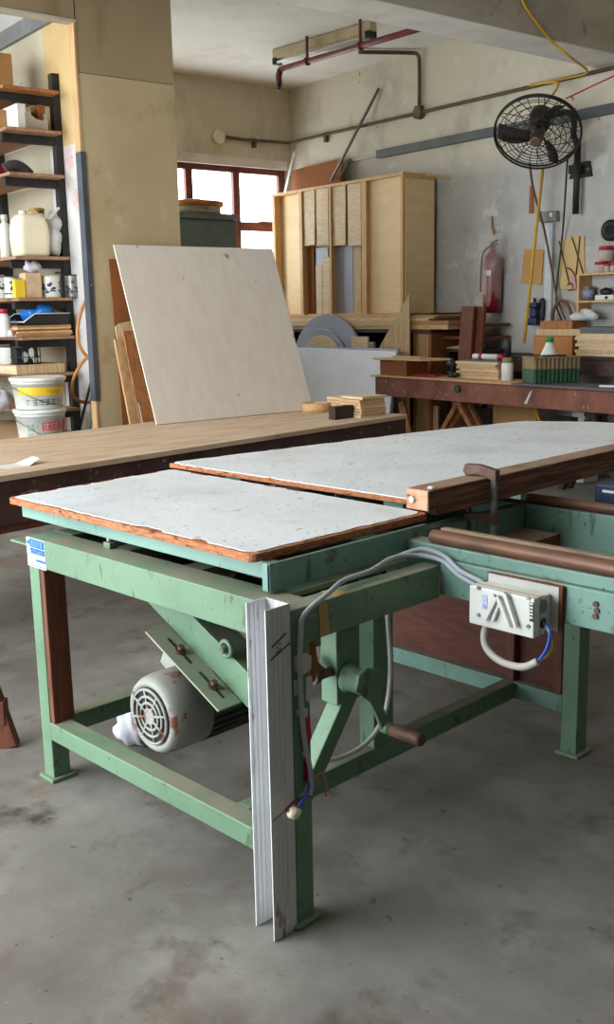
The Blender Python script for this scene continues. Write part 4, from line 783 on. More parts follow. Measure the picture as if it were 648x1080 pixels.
def disc(cx, yt, rpx, q, th, m_, lab):
    c0 = rq(cx, 366, q); r = abs(rq(cx+rpx, 366, q).x - rq(cx-rpx, 366, q).x)/2; top = rq(cx, yt, q).z; z0 = LZ+.001
    n = 40; cz = top-r; pts = []
    for i in range(n+1):
        an = math.pi*i/n; zz = cz+r*math.sin(an)
        pts.append((c0.x+r*math.cos(an), q, zz))
    lo_ = max(z0, cz-r*.2)
    ang0 = math.asin(max(-1, min(1, (z0-cz)/r)))
    pts = [(c0.x+r*math.cos(t), q, cz+r*math.sin(t)) for t in [ang0+(math.pi-2*ang0)*i/n for i in range(n+1)]]
    solo('round_panel', MB().prism(pts, (0, th, 0)), m_, lab, 'panel', bev=.002)
disc(345, 331, 38, QW+.108, .032, GBLUE, 'largest grey half round panel behind the white sheet')
disc(338, 347, 31, QW+.076, .03, GBLUE, 'middle grey half round panel in front of the largest')
disc(339, 354, 24, QW+.05, .024, PALE, 'smallest cream half round panel behind the white sheet')
solo('wood_block', qbx(371, 355, 388, 364, QW+.05, .022, LZ+.001), PALE, 'small pale block on the ledge right of the half round panels', 'block', bev=.002)
solo('bracket', qbx(388.5, 361, 394.5, 367, QW+.05, .03, LZ+.001), STEEL, 'small grey metal bracket at the right end of the white sheet', 'bracket', bev=.003)
# triangular offcut
Q3 = 6.905
T = [rq(432, 309, Q3), rq(430, 378, Q3), rq(396, 374, Q3)]
m = MB(); m.prism([(T[0].x, Q3, T[0].z), (T[0].x, Q3, .0), (T[2].x, Q3, .0), (T[2].x, Q3, T[2].z)], (0,.014,0))
solo('triangular_offcut', m, OAK, 'tall pointed oak faced offcut standing behind the left end of the red bench', 'offcut')

# ================================================================== TIMBER PILE BY THE WALL
tp = rthing('timber_rack', 'low dark brown timber rack against the wall left of the reddish planks', 'rack', -6.7, 7.2, 0)
for k, z in enumerate((1.10, 1.22, 1.335)): build('rail', MB().box(-6.96, -6.42, 7.1, 7.44, z-.03, z), REDW if k else DWOOD, tp, 'r')
for p in (-6.94, -6.47):
    for q_ in (7.12, 7.38): build('post', MB().box(p, p+.04, q_, q_+.04, 0, 1.07), DWOOD, tp, 'r')
m = MB()
for k in range(4): m.box(-6.93+.02*k, -6.6, 7.12+.05*k, 7.16+.05*k, 1.1005, 1.115+.006*k)
solo('lath_bundle', m, OAK, 'loose pale laths lying on the lowest rail of the timber rack', 'laths')
for x0, x1, lb, q_ in ((495, 508, 'left', 6.98), (508.5, 519, 'right', 7.04)):
    a, b_ = rq(x0, 323, q_+.1), rq(x1, 323, q_+.1); a2, b2_ = rq(x0-4, 372, q_), rq(x1-4, 372, q_)
    m = MB(); m.prism([(a2.x-.1, q_-.08, 0), (b2_.x-.1, q_-.08, 0), (b_.x, q_+.0, a.z), (a.x, q_+.0, a.z)], (0,.035,0)); solo('plank', m, REDW, '%s of two reddish planks leaning below the extinguisher' % lb, 'plank', bev=.003)

# ================================================================== RED BENCH
ZB = .85; QB = 6.5; QB1 = 6.88; P0_, P1_ = rq(396, 397, QB).x, -3.2
rb = rthing('red_workbench', 'long reddish painted workbench along the wall below the fan', 'workbench', -5.3, 6.8, 0)
build('apron', MB().box(P0_, P1_, QB, QB+.045, .672, ZB-.012), REDA, rb, 'r', bev=.004); build('apron', MB().box(P0_, P0_+.045, QB+.045, QB1, .672, ZB-.012), REDA, rb, 'r')
build('top', MB().box(P0_+.0, P1_, QB+.002, QB1, ZB-.0115, ZB), REDA, rb, 'r')
build('ply_top', MB().box(P0_-.05, rq(541,405,QB).x, QB-.015, QB1, ZB+.0005, ZB+.014), PINE, rb, 'r', bev=.001)
m = MB(); c = rq(483.5, 409, QB-.001); m.cyl((c.x, QB-.001, c.z-.01), (c.x, QB-.018, c.z-.01), .034, n=24); bd = build('badge', m, BLACK, rb, 'r', label='round green badge on the apron')
m = MB(); m.cyl((c.x, QB-.018, c.z-.01), (c.x, QB-.0195, c.z-.01), .025, n=24); build('badge_face', m, GRN, bd, 'r')
m = MB(); m.bar((c.x-.012, QB-.0205, c.z-.002), (c.x+.012, QB-.0205, c.z-.002), .002, .006); m.bar((c.x-.008, QB-.0205, c.z-.018), (c.x+.012, QB-.0205, c.z-.014), .002, .006); build('badge_mark', m, GCAP, bd, 'r')
m = MB(); m.prism([rq(x, y, QB-.0005) for x, y in ((553,426),(559,414),(562,411),(560,416),(556,426))], (0,-.001,0)); build('paint_splash', m, WHITEP, rb, 'r')
ZP = ZB+.0145
def trestle(pxs, lab, m0=TIMB):
    (xa, ya), (xb, yb), (xt, yt) = pxs; q_ = QB+.16; t = rq(xt, yt, q_); a = rq(xa, ya, q_); b_ = rq(xb, yb, q_)
    o = rthing('trestle', lab, 'trestle', t.x, q_+.2, 0, 'trestles under the red bench'); dz = t.z-a.z
    la = t.x-(t.x-a.x)*(.655/dz); lb_ = t.x+(b_.x-t.x)*(.655/dz)
    for q2 in (q_, q_+.1):
        build('leg', MB().bar((la, q2, 0), (t.x-.02, q2, .62), .045, .05, (0,1,0)), m0, o, 'r', bev=.003); build('leg', MB().bar((lb_, q2, 0), (t.x+.02, q2, .62), .045, .05, (0,1,0)), m0, o, 'r', bev=.003)
    build('top_beam', MB().box(t.x-.055, t.x+.055, q_-.03, q_+.14, .62, .671), m0, o, 'r', bev=.003)
trestle(((471,452),(499,450),(484,428)), 'splayed pale trestle under the red bench near the green badge')
m = MB(); a, b_ = rq(434, 460, QB+.1), rq(424, 424, QB+.2); m.bar((a.x+.06, QB+.1, .02), (b_.x, QB+.2, b_.z), .09, .025, (0,1,0)); solo('board', m, TIMB, 'slanting brown board under the left end of the red bench', 'board')
for p_ in (-3.9,): trestle(((610,470),(640,470),(625,432)), 'dark trestle under the right part of the red bench', DWOOD)
solo('board', qbx(452, 428, 462, 455, QB+.5, .02, 0), OAK, 'narrow upright board standing under the red bench left of the trestle', 'board')
solo('panel', qbx(520, 428, 566, 460, QB+.45, .02, 0), mat('tan_sheet', (178,136,84), (160,118,70), rough=.7, scale=3), 'tan plywood panel standing under the red bench', 'panel')
solo('dark_box', qbx(500, 432, 517, 458, QB+.46, .1, 0), DWOOD, 'dark wooden box under the bench left of the tan panel', 'box')
lb = rthing('storage_bin', 'pale grey bin under the right part of the red bench', 'bin', -5.2, QB+.5, 0)
build('body', qbx(603, 434, 618, 462, QB+.5, .2, 0), PLW2, lb, 'r', bev=.01); build('lid', MB().box(rq(601,434,QB+.5).x, rq(620,434,QB+.5).x, QB+.49, QB+.71, rq(610,434,QB+.5).z, rq(610,434,QB+.5).z+.02), GREYSH, lb, 'r')
solo('dark_box', qbx(578, 440, 602, 462, QB+.4, .12, 0), DARK, 'black case under the bench left of the grey bin', 'box', bev=.005)
# on the bench, from the left
bkx = rthing('wood_box', 'brown wooden box at the left end of the red bench', 'box', rq(418,390,6.62).x, 6.7, ZP)
m = qbx(401, 380, 429, 395, 6.56, .28, ZP); build('body', m, HARD, bkx, 'r', bev=.003)
zt_ = max(v.z for v in m.v)
a, b_ = rq(395, 378, 6.54), rq(445, 376, 6.54)
solo('board', MB().prism([(a.x, 6.52, zt_+.001), (b_.x-.02, 6.56, zt_+.001), (b_.x+.1, 6.84, zt_+.001), (a.x+.06, 6.80, zt_+.001)], (0,0,.018)), PALE, 'pale board lying on the brown wooden box', 'board', bev=.001)
solo('board', MB().prism([(a.x+.2, 6.6, zt_+.0195), (b_.x-.1, 6.6, zt_+.0195), (b_.x-.06, 6.66, zt_+.0195), (a.x+.24, 6.66, zt_+.0195)], (0,0,.02)), OAK, 'short pale strip on top of the board on the brown box', 'board', bev=.001)
a, b_ = rq(430, 388, 6.66), rq(451, 391, 6.66)
m = MB(); p = a.x+.17; m.prism([(p, 6.58, ZP), (p+.02, 6.56, ZP), (p+.24, 6.62, ZP), (p+.24, 6.66, ZP)], (0,0,.022)); m.bar((p+.1,6.58,ZP+.011), (p+.24,6.74,ZP+.011), .02, .02); solo('pliers', m, RED, 'red handled pliers lying on the bench beside the wooden box', 'pliers', bev=.004)
c = rq(480, 392, 6.75); pt_ = rthing('power_tool', 'small black power tool standing on the bench left of the board stack', 'tool', c.x, 6.72, ZP)
build('body', MB().box(c.x-.03, c.x+.035, 6.68, 6.76, ZP, ZP+.06).box(c.x-.02, c.x+.02, 6.70, 6.74, ZP+.06, ZP+.17), BLACK, pt_, 'r', bev=.01)
m = MB(); m.cyl((c.x-.05, 6.72, ZP+.12), (c.x+.05, 6.72, ZP+.12), .028); build('head', m, DARK, pt_, 'r'); m = MB(); m.cyl((c.x+.03, 6.70, ZP+.03), (c.x+.12, 6.66, ZP+.03), .018); build('nozzle', m, BLACK, pt_, 'r')
n = 7; a, b_ = rq(489, 392, 6.76), rq(530, 394, 6.76); zt_ = ZP
for i in range(n):
    h = .0215; p0 = a.x+rnd.uniform(-.03,.03)-.02*(n-i)/n; p1 = b_.x+rnd.uniform(-.02,.02)
    solo('thin_board', MB().box(p0, p1, 6.70+rnd.uniform(-.02,.02), 6.86, zt_, zt_+h-.0006), [PALE, PINE, OAK][i % 3], 'pale board %s of the stack under the sealant tube' % ordn(i, n), 'board', group='boards stacked on the red bench', bev=.001); zt_ += h
solo('notebook', MB().box(a.x+.02, b_.x-.02, 6.72, 6.85, zt_, zt_+.012), GREYSH, 'flat grey plastic sheet on the board stack under the sealant tube', 'sheet')
zt_ += .0125; sb = rthing('sealant_tube', 'white and red sealant tube lying on the board stack', 'tube', (a.x+b_.x)/2, 6.8, zt_)
m = MB(); m.tube([(a.x+.09, 6.80, zt_+.027), (b_.x-.08, 6.80, zt_+.027)], .026, 16); build('body', m, PLW, sb, 'r'); m = MB(); m.tube([(b_.x-.08, 6.80, zt_+.027), (b_.x-.01, 6.80, zt_+.027)], .0265, 16); build('end_cap', m, RED, sb, 'r'); m = MB(); m.tube([(a.x+.16, 6.80, zt_+.027), (a.x+.20, 6.80, zt_+.027)], .0265, 16); build('printed_band', m, RED, sb, 'r')
q, c = 6.66, rq(535.5, 394, 6.66); gb = rthing('glue_bottle', 'white bottle with tall black nozzle on the red bench', 'bottle', c.x, 6.66, ZP)
build('body', MB().lathe([(.045,0),(.05,.006),(.05,.14),(.042,.155),(.03,.16)], (c.x, 6.66, ZP)), PLW, gb, 'r'); build('collar', MB().lathe([(.042,.155),(.044,.16),(.044,.19),(.03,.2)], (c.x, 6.66, ZP)), CRB, gb, 'r'); build('nozzle', MB().lathe([(.028,.2),(.028,.34),(.024,.345)], (c.x, 6.66, ZP)), BLACK, gb, 'r')
# crates
kc = rq(563, 402, 6.525); ca = math.radians(62); CL, CW_ = .40, .25
cx_, cy_ = kc.x + CL/2*math.cos(ca) - CW_/2*math.sin(ca), kc.y + CL/2*math.sin(ca) + CW_/2*math.cos(ca)
def crate(name, lab, m_, z0, h, ribs):
    o = thing(name, lab, 'crate', W(cx_, cy_, z0), ROOM+ca); L2, W2, t = CL/2, CW_/2, .01; m = MB()
    m.box(-L2, L2, -W2, W2, 0, t); m.box(-L2, L2, -W2, -W2+t, t, h); m.box(-L2, L2, W2-t, W2, t, h); m.box(-L2, -L2+t, -W2+t, W2-t, t, h); m.box(L2-t, L2, -W2+t, W2-t, t, h)
    build('body', m, m_, o, 'l', bev=.003)
    for i in range(ribs): q = -L2+.014+(CL-.028)*i/(ribs-1); build('rib', MB().box(q-.006, q+.006, -W2-.014, -W2+.001, .004, h-.013), m_, o, 'l', bev=.002)
    build('rim', MB().box(-L2-.006, L2+.006, -W2-.016, -W2, h-.013, h).box(-L2-.006, -L2, -W2, W2, h-.013, h), m_, o, 'l', bev=.002)
    return o
o1 = crate('plastic_crate', 'green ribbed plastic crate under the brown crate on the red bench', GRN, ZP, .115, 11)
o2 = crate('plastic_crate', 'dusty brown ribbed crate stacked on the green crate', CRB, ZP+.1155, .10, 11)
c = Vector((cx_-.02, cy_, 0)); zj = ZP+.1265
jg = rthing('jug', 'white jug with green cap standing in the brown crate', 'jug', c.x, c.y, zj)
build('body', MB().lathe([(.075,0),(.08,.01),(.08,.07),(.07,.1),(.03,.19),(.028,.205)], (c.x, c.y, zj)), PLW, jg, 'r'); build('cap', MB().lathe([(.036,.205),(.036,.24),(.03,.243)], (c.x, c.y, zj)), GCAP, jg, 'r')
m = MB(); m.bar((cx_+.02, cy_-.16, ZP+.224), (cx_+.12, cy_+.02, ZP+.224), .05, .012); solo('scraper', m, BLACK, 'flat black scraper lying across the brown crate', 'scraper')
# grey sheet with white tool
a, b_ = rq(545, 406, 6.47), -3.4
solo('grey_sheet', MB().prism([(a.x-.05, 6.46, ZB+.003), (b_, 6.46, ZB+.001), (b_, 6.87, ZB+.001), (rq(602,395,6.8).x, 6.87, ZB+.001)], (0,0,.012)), GREYSH, 'large grey sheet lying on the right end of the red bench', 'sheet')
c = rq(640, 404, 6.6); m = MB(); m.bar((c.x-.06, 6.60, ZB+.022), (c.x+.25, 6.70, ZB+.022), .03, .016); solo('straight_edge', m, PLW, 'white plastic strip on the grey sheet', 'strip', bev=.002)

# ================================================================== BACK SHELF BENCH
ZS = 1.06; QK = 7.18
bb = rthing('wall_bench', 'narrow dark bench against the wall behind the crates', 'bench', -4.9, 7.3, 0)
build('top', MB().box(rq(500,380,QK).x, -3.2, QK, 7.46, ZS-.03, ZS), DWOOD, bb, 'r', bev=.003); build('apron', MB().box(rq(500,380,QK).x, -3.2, QK+.02, QK+.05, ZS-.16, ZS-.03), BENCHA, bb, 'r')
for p in (-6.2, -4.8, -3.4): build('leg', MB().box(p, p+.06, QK+.06, QK+.12, 0, ZS-.03), DWOOD, bb, 'r')
e = ZS+.001
m = qbx(563, 354, 604, 371, QK+.03, .2, e); zt_ = max(v.z for v in m.v); solo('wood_box', m, mat('orange_box', (186,124,72), (166,104,56), rough=.7, scale=4), 'orange brown box under the rough planks by the wall', 'box', bev=.003)
m = qbx(566, 347, 612, 354, QK+.01, .22, zt_+.001); zt2 = max(v.z for v in m.v); solo('plank', m, OAK, 'rough grey plank lying on the orange brown box', 'plank', bev=.003)
m = qbx(570, 338.5, 604, 346, QK+.03, .2, zt2+.001); zt3 = max(v.z for v in m.v); solo('plank', m, TIMB, 'darker top plank of the pile on the orange box', 'plank', bev=.003)
m = MB(); c = rq(616, 330, QK+.12); m.blob((c.x, QK+.14, zt3+.035), (.13,.07,.05), 71, .35, 20, 12, .034); solo('plastic_bag', m, BAG, 'crumpled translucent bag on the planks beside the wall shelf', 'bag')
m = MB(); c = rq(624, 345, QK+.1); n = 9; zt_ = e
a, b_ = rq(608, 372, QK+.02), rq(650, 372, QK+.02)
for i in range(n):
    h = .027; top = i >= 7; m = MB().box(a.x+rnd.uniform(-.02,.02)+(.03 if top else 0), b_.x+rnd.uniform(-.02,.06), QK+.02+rnd.uniform(-.015,.015), 7.45, zt_, zt_+h-.0006); zt_ += h
    solo('thin_board', m, [PALE, OAK, PALE][i % 3] if not top else GREYSH, ('pale board %s of the pile under the wall shelf' if not top else 'grey sheet %s of the pile under the wall shelf') % ordn(i, n), 'board', group='boards piled under the wall shelf', bev=.001)
c = rq(566, 378, QK+.0)
# small wall shelf with jars
S0, S1 = rq(609, 300, 7.3).x, -4.6; SQ = 7.3
ws = rthing('wall_shelf', 'small open plywood shelf unit fixed to the wall at the right', 'shelf', -5.1, 7.4, 1.38)
zA, zB_, zC = rq(628, 290, SQ).z, rq(628, 319, SQ).z, rq(609, 336, SQ).z
build('side', MB().box(S0, S0+.02, SQ, 7.498, zC, zA), PLYD, ws, 'r', bev=.002); build('side', MB().box(S1, S1+.02, SQ, 7.498, zC, zA), PLYD, ws, 'r')
for z in (zA, zB_): build('shelf', MB().box(S0-.003, S1+.023, SQ-.002, 7.498, z, z+.016), PLYD, ws, 'r', bev=.002)
build('back', MB().box(S0+.02, S1, 7.485, 7.498, zC, zA), WALL, ws, 'r')
build('upper_back', MB().box(S0+.1, S1, 7.47, 7.485, zA+.016, rq(628,270,7.45).z), TRUNK, ws, 'r')
def jar(x0, x1, yt, q_, z0, lab):
    a, b_ = rq(x0, 280, q_), rq(x1, 280, q_); r = (b_.x-a.x)/2; h = rq((x0+x1)/2, yt, q_).z-z0; c = ((a.x+b_.x)/2, q_+r, z0); o = rthing('jar', lab, 'jar', *c, 'red lidded jars on the wall shelf')
    build('body', MB().lathe([(r*.9,0),(r*.96,.005),(r*.96,h*.72),(r*.8,h*.76),(r*.8,h*.78)], c), CLEARJ, o, 'r'); build('lid', MB().lathe([(r,h*.74),(r,h*.98),(r*.95,h)], c), RED, o, 'r'); build('jar_contents', MB().lathe([(r*.85,.005),(r*.85,h*.55)], c), CRB, o, 'r'); return c[2]+h
zA2 = zA+.0165
z1_ = jar(624.5, 636, 276, 7.33, zA2, 'left red lidded jar of the lower row on the wall shelf'); jar(636.5, 642, 278, 7.32, zA2, 'narrow middle red lidded jar on the wall shelf'); jar(642.5, 648, 277, 7.33, zA2, 'right red lidded jar on the wall shelf')
jar(628, 641, 259.5, 7.335, z1_+.001, 'red and white jar stacked on the other jars')
c = rq(616, 316, 7.33); zB2 = zB_+.0165
tn = rthing('paint_tin', 'metal paint tin on the lower board of the wall shelf', 'tin', c.x, 7.39, zB2); build('body', MB().lathe([(.048,0),(.05,.004),(.05,.115),(.052,.118),(.045,.118)], (c.x, 7.39, zB2)), TINM, tn, 'r'); build('label_band', MB().lathe([(.0508,.03),(.0508,.09)], (c.x, 7.39, zB2)), mat('lilac_label', (150,150,190), rough=.5), tn, 'r')
c = rq(636, 316, 7.33); dv = rthing('tape_dispenser', 'white device with black top on the lower board of the wall shelf', 'device', c.x, 7.38, zB2)
build('body', MB().box(c.x-.09, c.x+.1, 7.34, 7.44, zB2, zB2+.045), PLW, dv, 'r', bev=.008); build('top', MB().blob((c.x-.01, 7.39, zB2+.07), (.06,.045,.035), 3, .15), BLACK, dv, 'r'); build('dial', MB().cyl((c.x+.03,7.339,zB2+.022), (c.x+.03,7.335,zB2+.022), .014), BLACK, dv, 'r')

# ================================================================== RIGHT WALL FITTINGS
QWL = 7.498
def rqw(x, y, o=.0): return rq(x, y, QWL-o)
# extinguisher in a bag
t_ = rqw(519, 250, .09); b_ = rqw(517, 330, .09); ex = rthing('fire_extinguisher', 'red fire extinguisher in a clear plastic bag hung on the wall', 'extinguisher', b_.x, 7.4, b_.z)
pm = (rqw(520,300,.09)).x; zb0 = b_.z; r = .088
build('cylinder', MB().lathe([(r*.85,.0),(r,.02),(r,.46),(r*.85,.52),(r*.45,.56),(r*.3,.58),(r*.3,.61)], (pm, 7.40, zb0)), EXT, ex, 'r')
m = MB(); m.cyl((pm,7.4,zb0+.61), (pm,7.4,zb0+.64), .024); m.bar((pm-.02,7.4,zb0+.645), (pm+.08,7.37,zb0+.665), .02, .012); m.bar((pm-.02,7.4,zb0+.63), (pm+.08,7.37,zb0+.635), .02, .01); build('valve', m, DARK, ex, 'r')
m = MB(); m.tube(smooth([(pm-.02,7.39,zb0+.62),(pm-.09,7.37,zb0+.56),(pm-.105,7.36,zb0+.4),(pm-.1,7.35,zb0+.2)]), .010, 8); build('hose', m, BLACK, ex, 'r')
m = MB()
for i in range(9): an = -2.6+i*.13; m.bar((pm+(r+.001)*math.cos(an),7.40+(r+.001)*math.sin(an),zb0+.17), (pm+(r+.001)*math.cos(an),7.40+(r+.001)*math.sin(an),zb0+.40), .013, .002, (math.cos(an),math.sin(an),0))
build('printed_label', m, mat('extinguisher_label', (190,160,140), (160,110,100), rough=.5, scale=40), ex, 'r'); m = MB(); an = -1.25; m.bar((pm+(r+.001)*math.cos(an)-.03,7.40+(r+.004)*math.sin(an),zb0+.37), (pm+(r+.001)*math.cos(an)+.03,7.40+(r+.004)*math.sin(an),zb0+.37), .05, .003, (0,-1,0)); build('tag', m, PLW, ex, 'r')
secs = []; m = MB(); n = 28; vs = []
for i, (zz, hw, hd) in enumerate(((.06,.10,.1),(.2,.115,.11),(.35,.135,.11),(.5,.145,.1),(.6,.15,.07),(.70,.155,.03),(.725,.155,.012))):
    for j in range(n): an = 2*math.pi*j/n; k = 1+.06*math.sin(5*an+i)+.04*math.sin(9*an-2*i); vs.append((pm-.02+hw*k*math.cos(an), 7.395+hd*k*.85*math.sin(an), zb0+zz))
m.add(vs, [(i*n+j, i*n+(j+1) % n, (i+1)*n+(j+1) % n, (i+1)*n+j) for i in range(6) for j in range(n)], True); build('plastic_bag', m, POLY, ex, 'r')
m = MB(); c = rqw(519, 240, .02); m.tube([(pm-.02,7.44,zb0+.72), (c.x,7.48,c.z), (rqw(519,228,.01).x,7.49,rqw(519,228,.01).z)], .012, 6); build('hanger', m, CARD, ex, 'r')
# panels
def wpoly(pts, th, o=.0): return MB().prism([(rqw(x,y).x, QWL-o, rqw(x,y).z) for x, y in pts], (0,-th,0))
solo('hardboard_sheet', wpoly(((554,262.5),(574.5,263.5),(572,300.5),(550.5,299)), .012), mat('tan_hardboard', (186,144,84), (172,130,72), rough=.7, scale=4), 'small tan hardboard panel fixed on the wall by the yellow rod', 'panel')
tpn = rthing('template_board', 'pale rounded template board hung on the wall near the shelf', 'board', rqw(605,280).x, 7.49, rqw(605,305).z)
build('board', wpoly(((594,254),(599,251),(617,248.5),(618,300),(615,306),(593,305),(590,296),(592,262)), .012), YPANEL, tpn, 'r', bev=.002)
for pts in (((603.5,250),(616,290)), ((612,249),(608,290)), ((590,254),(601,300))): m = MB(); m.tube([rqw(x,y,.02) for x, y in pts], .006, 6); build('cord', m, BCAB, tpn, 'r')
m = MB(); m.tube(smooth([rqw(x,y,.03) for x, y in ((597,283),(602,284),(607,291))]), .006, 6); build('cord', m, BCAB, tpn, 'r')
m = MB(); m.tube(smooth([rqw(x,y,.04) for x, y in ((599,300),(604,299),(604.5,305),(600,306))]), .008, 6); solo('g_clamp', m, BCAB, 'small brown clamp hanging below the template board', 'clamp')
solo('plastic_holder', wpoly(((605,291),(609,290),(611,304),(607,306)), .03, .0125), PINK, 'pink plastic holder hanging at the left of the wall shelf', 'holder', bev=.004)
# switch and conduit
sx = rthing('wall_switch', 'grey metal switch box on the wall under the fan', 'switch', rqw(582,228).x, 7.46, rqw(582,234).z)
build('box', wpoly(((574,223.5),(591,222.5),(591.3,233.5),(574,235)), .06), TRUNK, sx, 'r', bev=.005); c = rqw(582,228,.062); build('rocker', MB().box(c.x-.018, c.x+.012, QWL-.07, QWL-.06, c.z-.005, c.z+.03), PLW, sx, 'r', bev=.003); build('base_plate', wpoly(((573,226),(575,226),(575,234),(573,234)), .05), DARK, sx, 'r')
m = MB(); a, b_ = rqw(582,235), rqw(580,345); m.box(a.x-.04, a.x+.04, QWL-.03, QWL, b_.z, a.z-.003); solo('wall_trunking', m, mat('pale_trunking', (206,210,212), (190,194,198), rough=.5), 'pale vertical trunking running down from the wall switch', 'trunking', bev=.003)
# hung blue planer + roll of tape
pz = rthing('hand_planer', 'navy blue power planer hung on the wall above the bench', 'planer', rqw(566,330).x, 7.44, rqw(565,344).z)
a = rqw(565,320,.05); z0_ = rqw(565,343,.05).z; z1_ = rqw(563,319,.05).z
build('body', MB().box(a.x-.06, a.x+.05, 7.40, 7.49, z0_, z0_+.07).box(a.x-.045, a.x+.03, 7.41, 7.49, z0_+.07, z1_-.05).box(a.x-.06, a.x+.045, 7.40, 7.49, z1_-.05, z1_), NAVY, pz, 'r', bev=.014)
c = rqw(574,316,.05); m = MB(); m.tube(smooth([(a.x+.03,7.44,z0_+.04),(a.x+.09,7.44,z0_+.06),(c.x,7.44,c.z-.04),(c.x-.01,7.44,c.z),(c.x-.03,7.44,c.z-.02)]), .018, 8); build('handle', m, BLACK, pz, 'r')
m = MB(); c = rqw(563,317,.05); m.cyl((a.x-.01,7.45,z1_), (a.x-.01,7.45,z1_+.04), .012); build('knob', m, DARK, pz, 'r')
c = rqw(645,243,.03); tr_ = rthing('tape_roll', 'black tape roll hung on the wall at the right edge', 'tape roll', c.x+.0, 7.47, c.z-.1)
build('roll', MB().lathe([(.05,0),(.088,0),(.088,.05),(.05,.05),(.05,0)], (c.x, QWL-.052, c.z), (0,1,0), 32), BLACK, tr_, 'r'); build('core', MB().lathe([(.043,.005),(.0495,.005),(.0495,.045),(.043,.045),(.043,.005)], (c.x, QWL-.052, c.z), (0,1,0), 32), CARD, tr_, 'r')
# conduits
m = MB(); pts = [rp(229, 143, PW+.03)+Vector((0,0,.0)), rp(255, 147, PW+.03), Vector((PW+.04, QR-.10, 3.40)), Vector((PW+.10, QR-.04, 3.405)), Vector((-6.0, QR-.03, 3.405)), Vector((-3.0, QR-.03, 3.40))]
cd = thing('conduit', 'long dark conduit along both walls below the ceiling', 'conduit', W(-9, 7.4, 3.4), ROOM)
build('pipe', MB().tube(pts, .017, 10), BRONZE, cd, 'r'); c = rp(231, 144, PW+.03); m = MB(); m.lathe([(.02,0),(.075,.01),(.075,.05),(.05,.06)], (PW, c.y, c.z), (1,0,0), 24); build('junction_box', m, CREAM, cd, 'r')
for x, y in ((268,153),(344,144)): c = rp(x, y-4, PW+.02) if x < 300 else rqw(x, y-1, .02); build('clip', MB().box(c.x-.02, c.x+.02, c.y-.02, c.y+.02, c.z-.07, c.z+.03), BRONZE, cd, 'r')
m = MB(); A0 = rz(378, 55, CZ-.03); pts = [A0, Vector((-7.75, 7.38, CZ-.03)), Vector((-7.69, 7.45, CZ-.05)), Vector((-7.68, 7.47, CZ-.14)), Vector((-7.68, 7.47, 3.43))]
c2 = thing('conduit', 'short bent conduit dropping from the ceiling to the wall conduit', 'conduit', W(-7.7, 7.4, 3.43), ROOM)
build('pipe', MB().tube(smooth(pts, 5), .019, 10), BRONZE, c2, 'r'); m = MB(); m.cyl((-7.68, 7.5, 3.40), (-7.68, 7.43, 3.40), .055); m.box(-7.72, -7.64, 7.44, 7.495, 3.42, 3.47); build('junction_box', m, BRONZE, c2, 'r')
m = MB(); a, b_ = rqw(401, 163), rqw(648, 120); m.box(a.x, -3.0, QWL-.06, QWL, 3.045, 3.125); solo('cable_trunking', m, mat('dark_trunking', (96,98,98), (82,84,84), rough=.5), 'long horizontal grey trunking on the wall behind the fan', 'trunking', bev=.003)
m = MB(); a, b_ = rqw(366, 172, .015), rqw(401, 163.5, .015); m.tube([(a.x,QWL-.015,3.075), (-9.39+1.2,QWL-.015,3.085), (rqw(401,163).x,QWL-.015,3.085)], .013, 8); solo('cable', m, CABW, 'pale cable running left from the grey trunking end', 'cable')
# ceiling lamp and sprinkler pipe
a, b_ = rz(291, 62, 3.92), rz(394, 32, 3.92); dv_ = (b_-a).normalized()
lp = thing('ceiling_lamp', 'unlit fluorescent batten lamp under the ceiling', 'lamp', W(*((a+b_)/2)), ROOM)
build('batten', MB().bar(a+Vector((0,0,.03)), b_+Vector((0,0,.03)), .09, .09), mat('old_lamp', (200,186,150), (180,164,128), rough=.6), lp, 'r', bev=.006)
m = MB()
for s_ in (-.03, .03): sd = dv_.cross(Vector((0,0,1)))*s_; m.cyl(a+sd+dv_*.05+Vector((0,0,-.045)), b_+sd-dv_*.05+Vector((0,0,-.045)), .014, n=12)
build('tube', m, EMPTY_TUBE, lp, 'r')
for e_1, s_ in ((a, 1), (b_, -1)): m = MB(); m.bar(e_1+Vector((0,0,-.03)), e_1+dv_*.06*s_+Vector((0,0,-.03)), .09, .06); build('lamp_holder', m, DARK, lp, 'r')
a, b_ = rz(296, 73, 3.78), rz(440, 31, 3.78)
sk = thing('sprinkler_pipe', 'red brown sprinkler pipe below the ceiling beside the lamp', 'pipe', W(*a), ROOM)
build('pipe', MB().tube([a, a+(b_-a)*((-5.57-a.x)/(b_.x-a.x))], .027, 12), REDPIPE, sk, 'r'); build('drop', MB().tube([a+Vector((-.0,0,.0)), a+Vector((-.03,0,-.05)), a+Vector((-.03,0,-.13))], .03, 10), REDPIPE, sk, 'r')
m = MB(); h = a+Vector((-.03,0,-.13)); m.lathe([(.02,0),(.028,-.02),(.012,-.03),(.012,-.05),(.03,-.055),(.03,-.06)], h); build('sprinkler_head', m, DARK, sk, 'r')
for k in (.22, .62): c = a+(b_-a)*k; build('hanger', MB().bar(c, Vector((c.x,c.y,CZ)), .02, .02, (1,0,0)).tube([c-Vector((.02,0,0)), c+Vector((.02,0,0))], .038, 12), REDPIPE, sk, 'r')
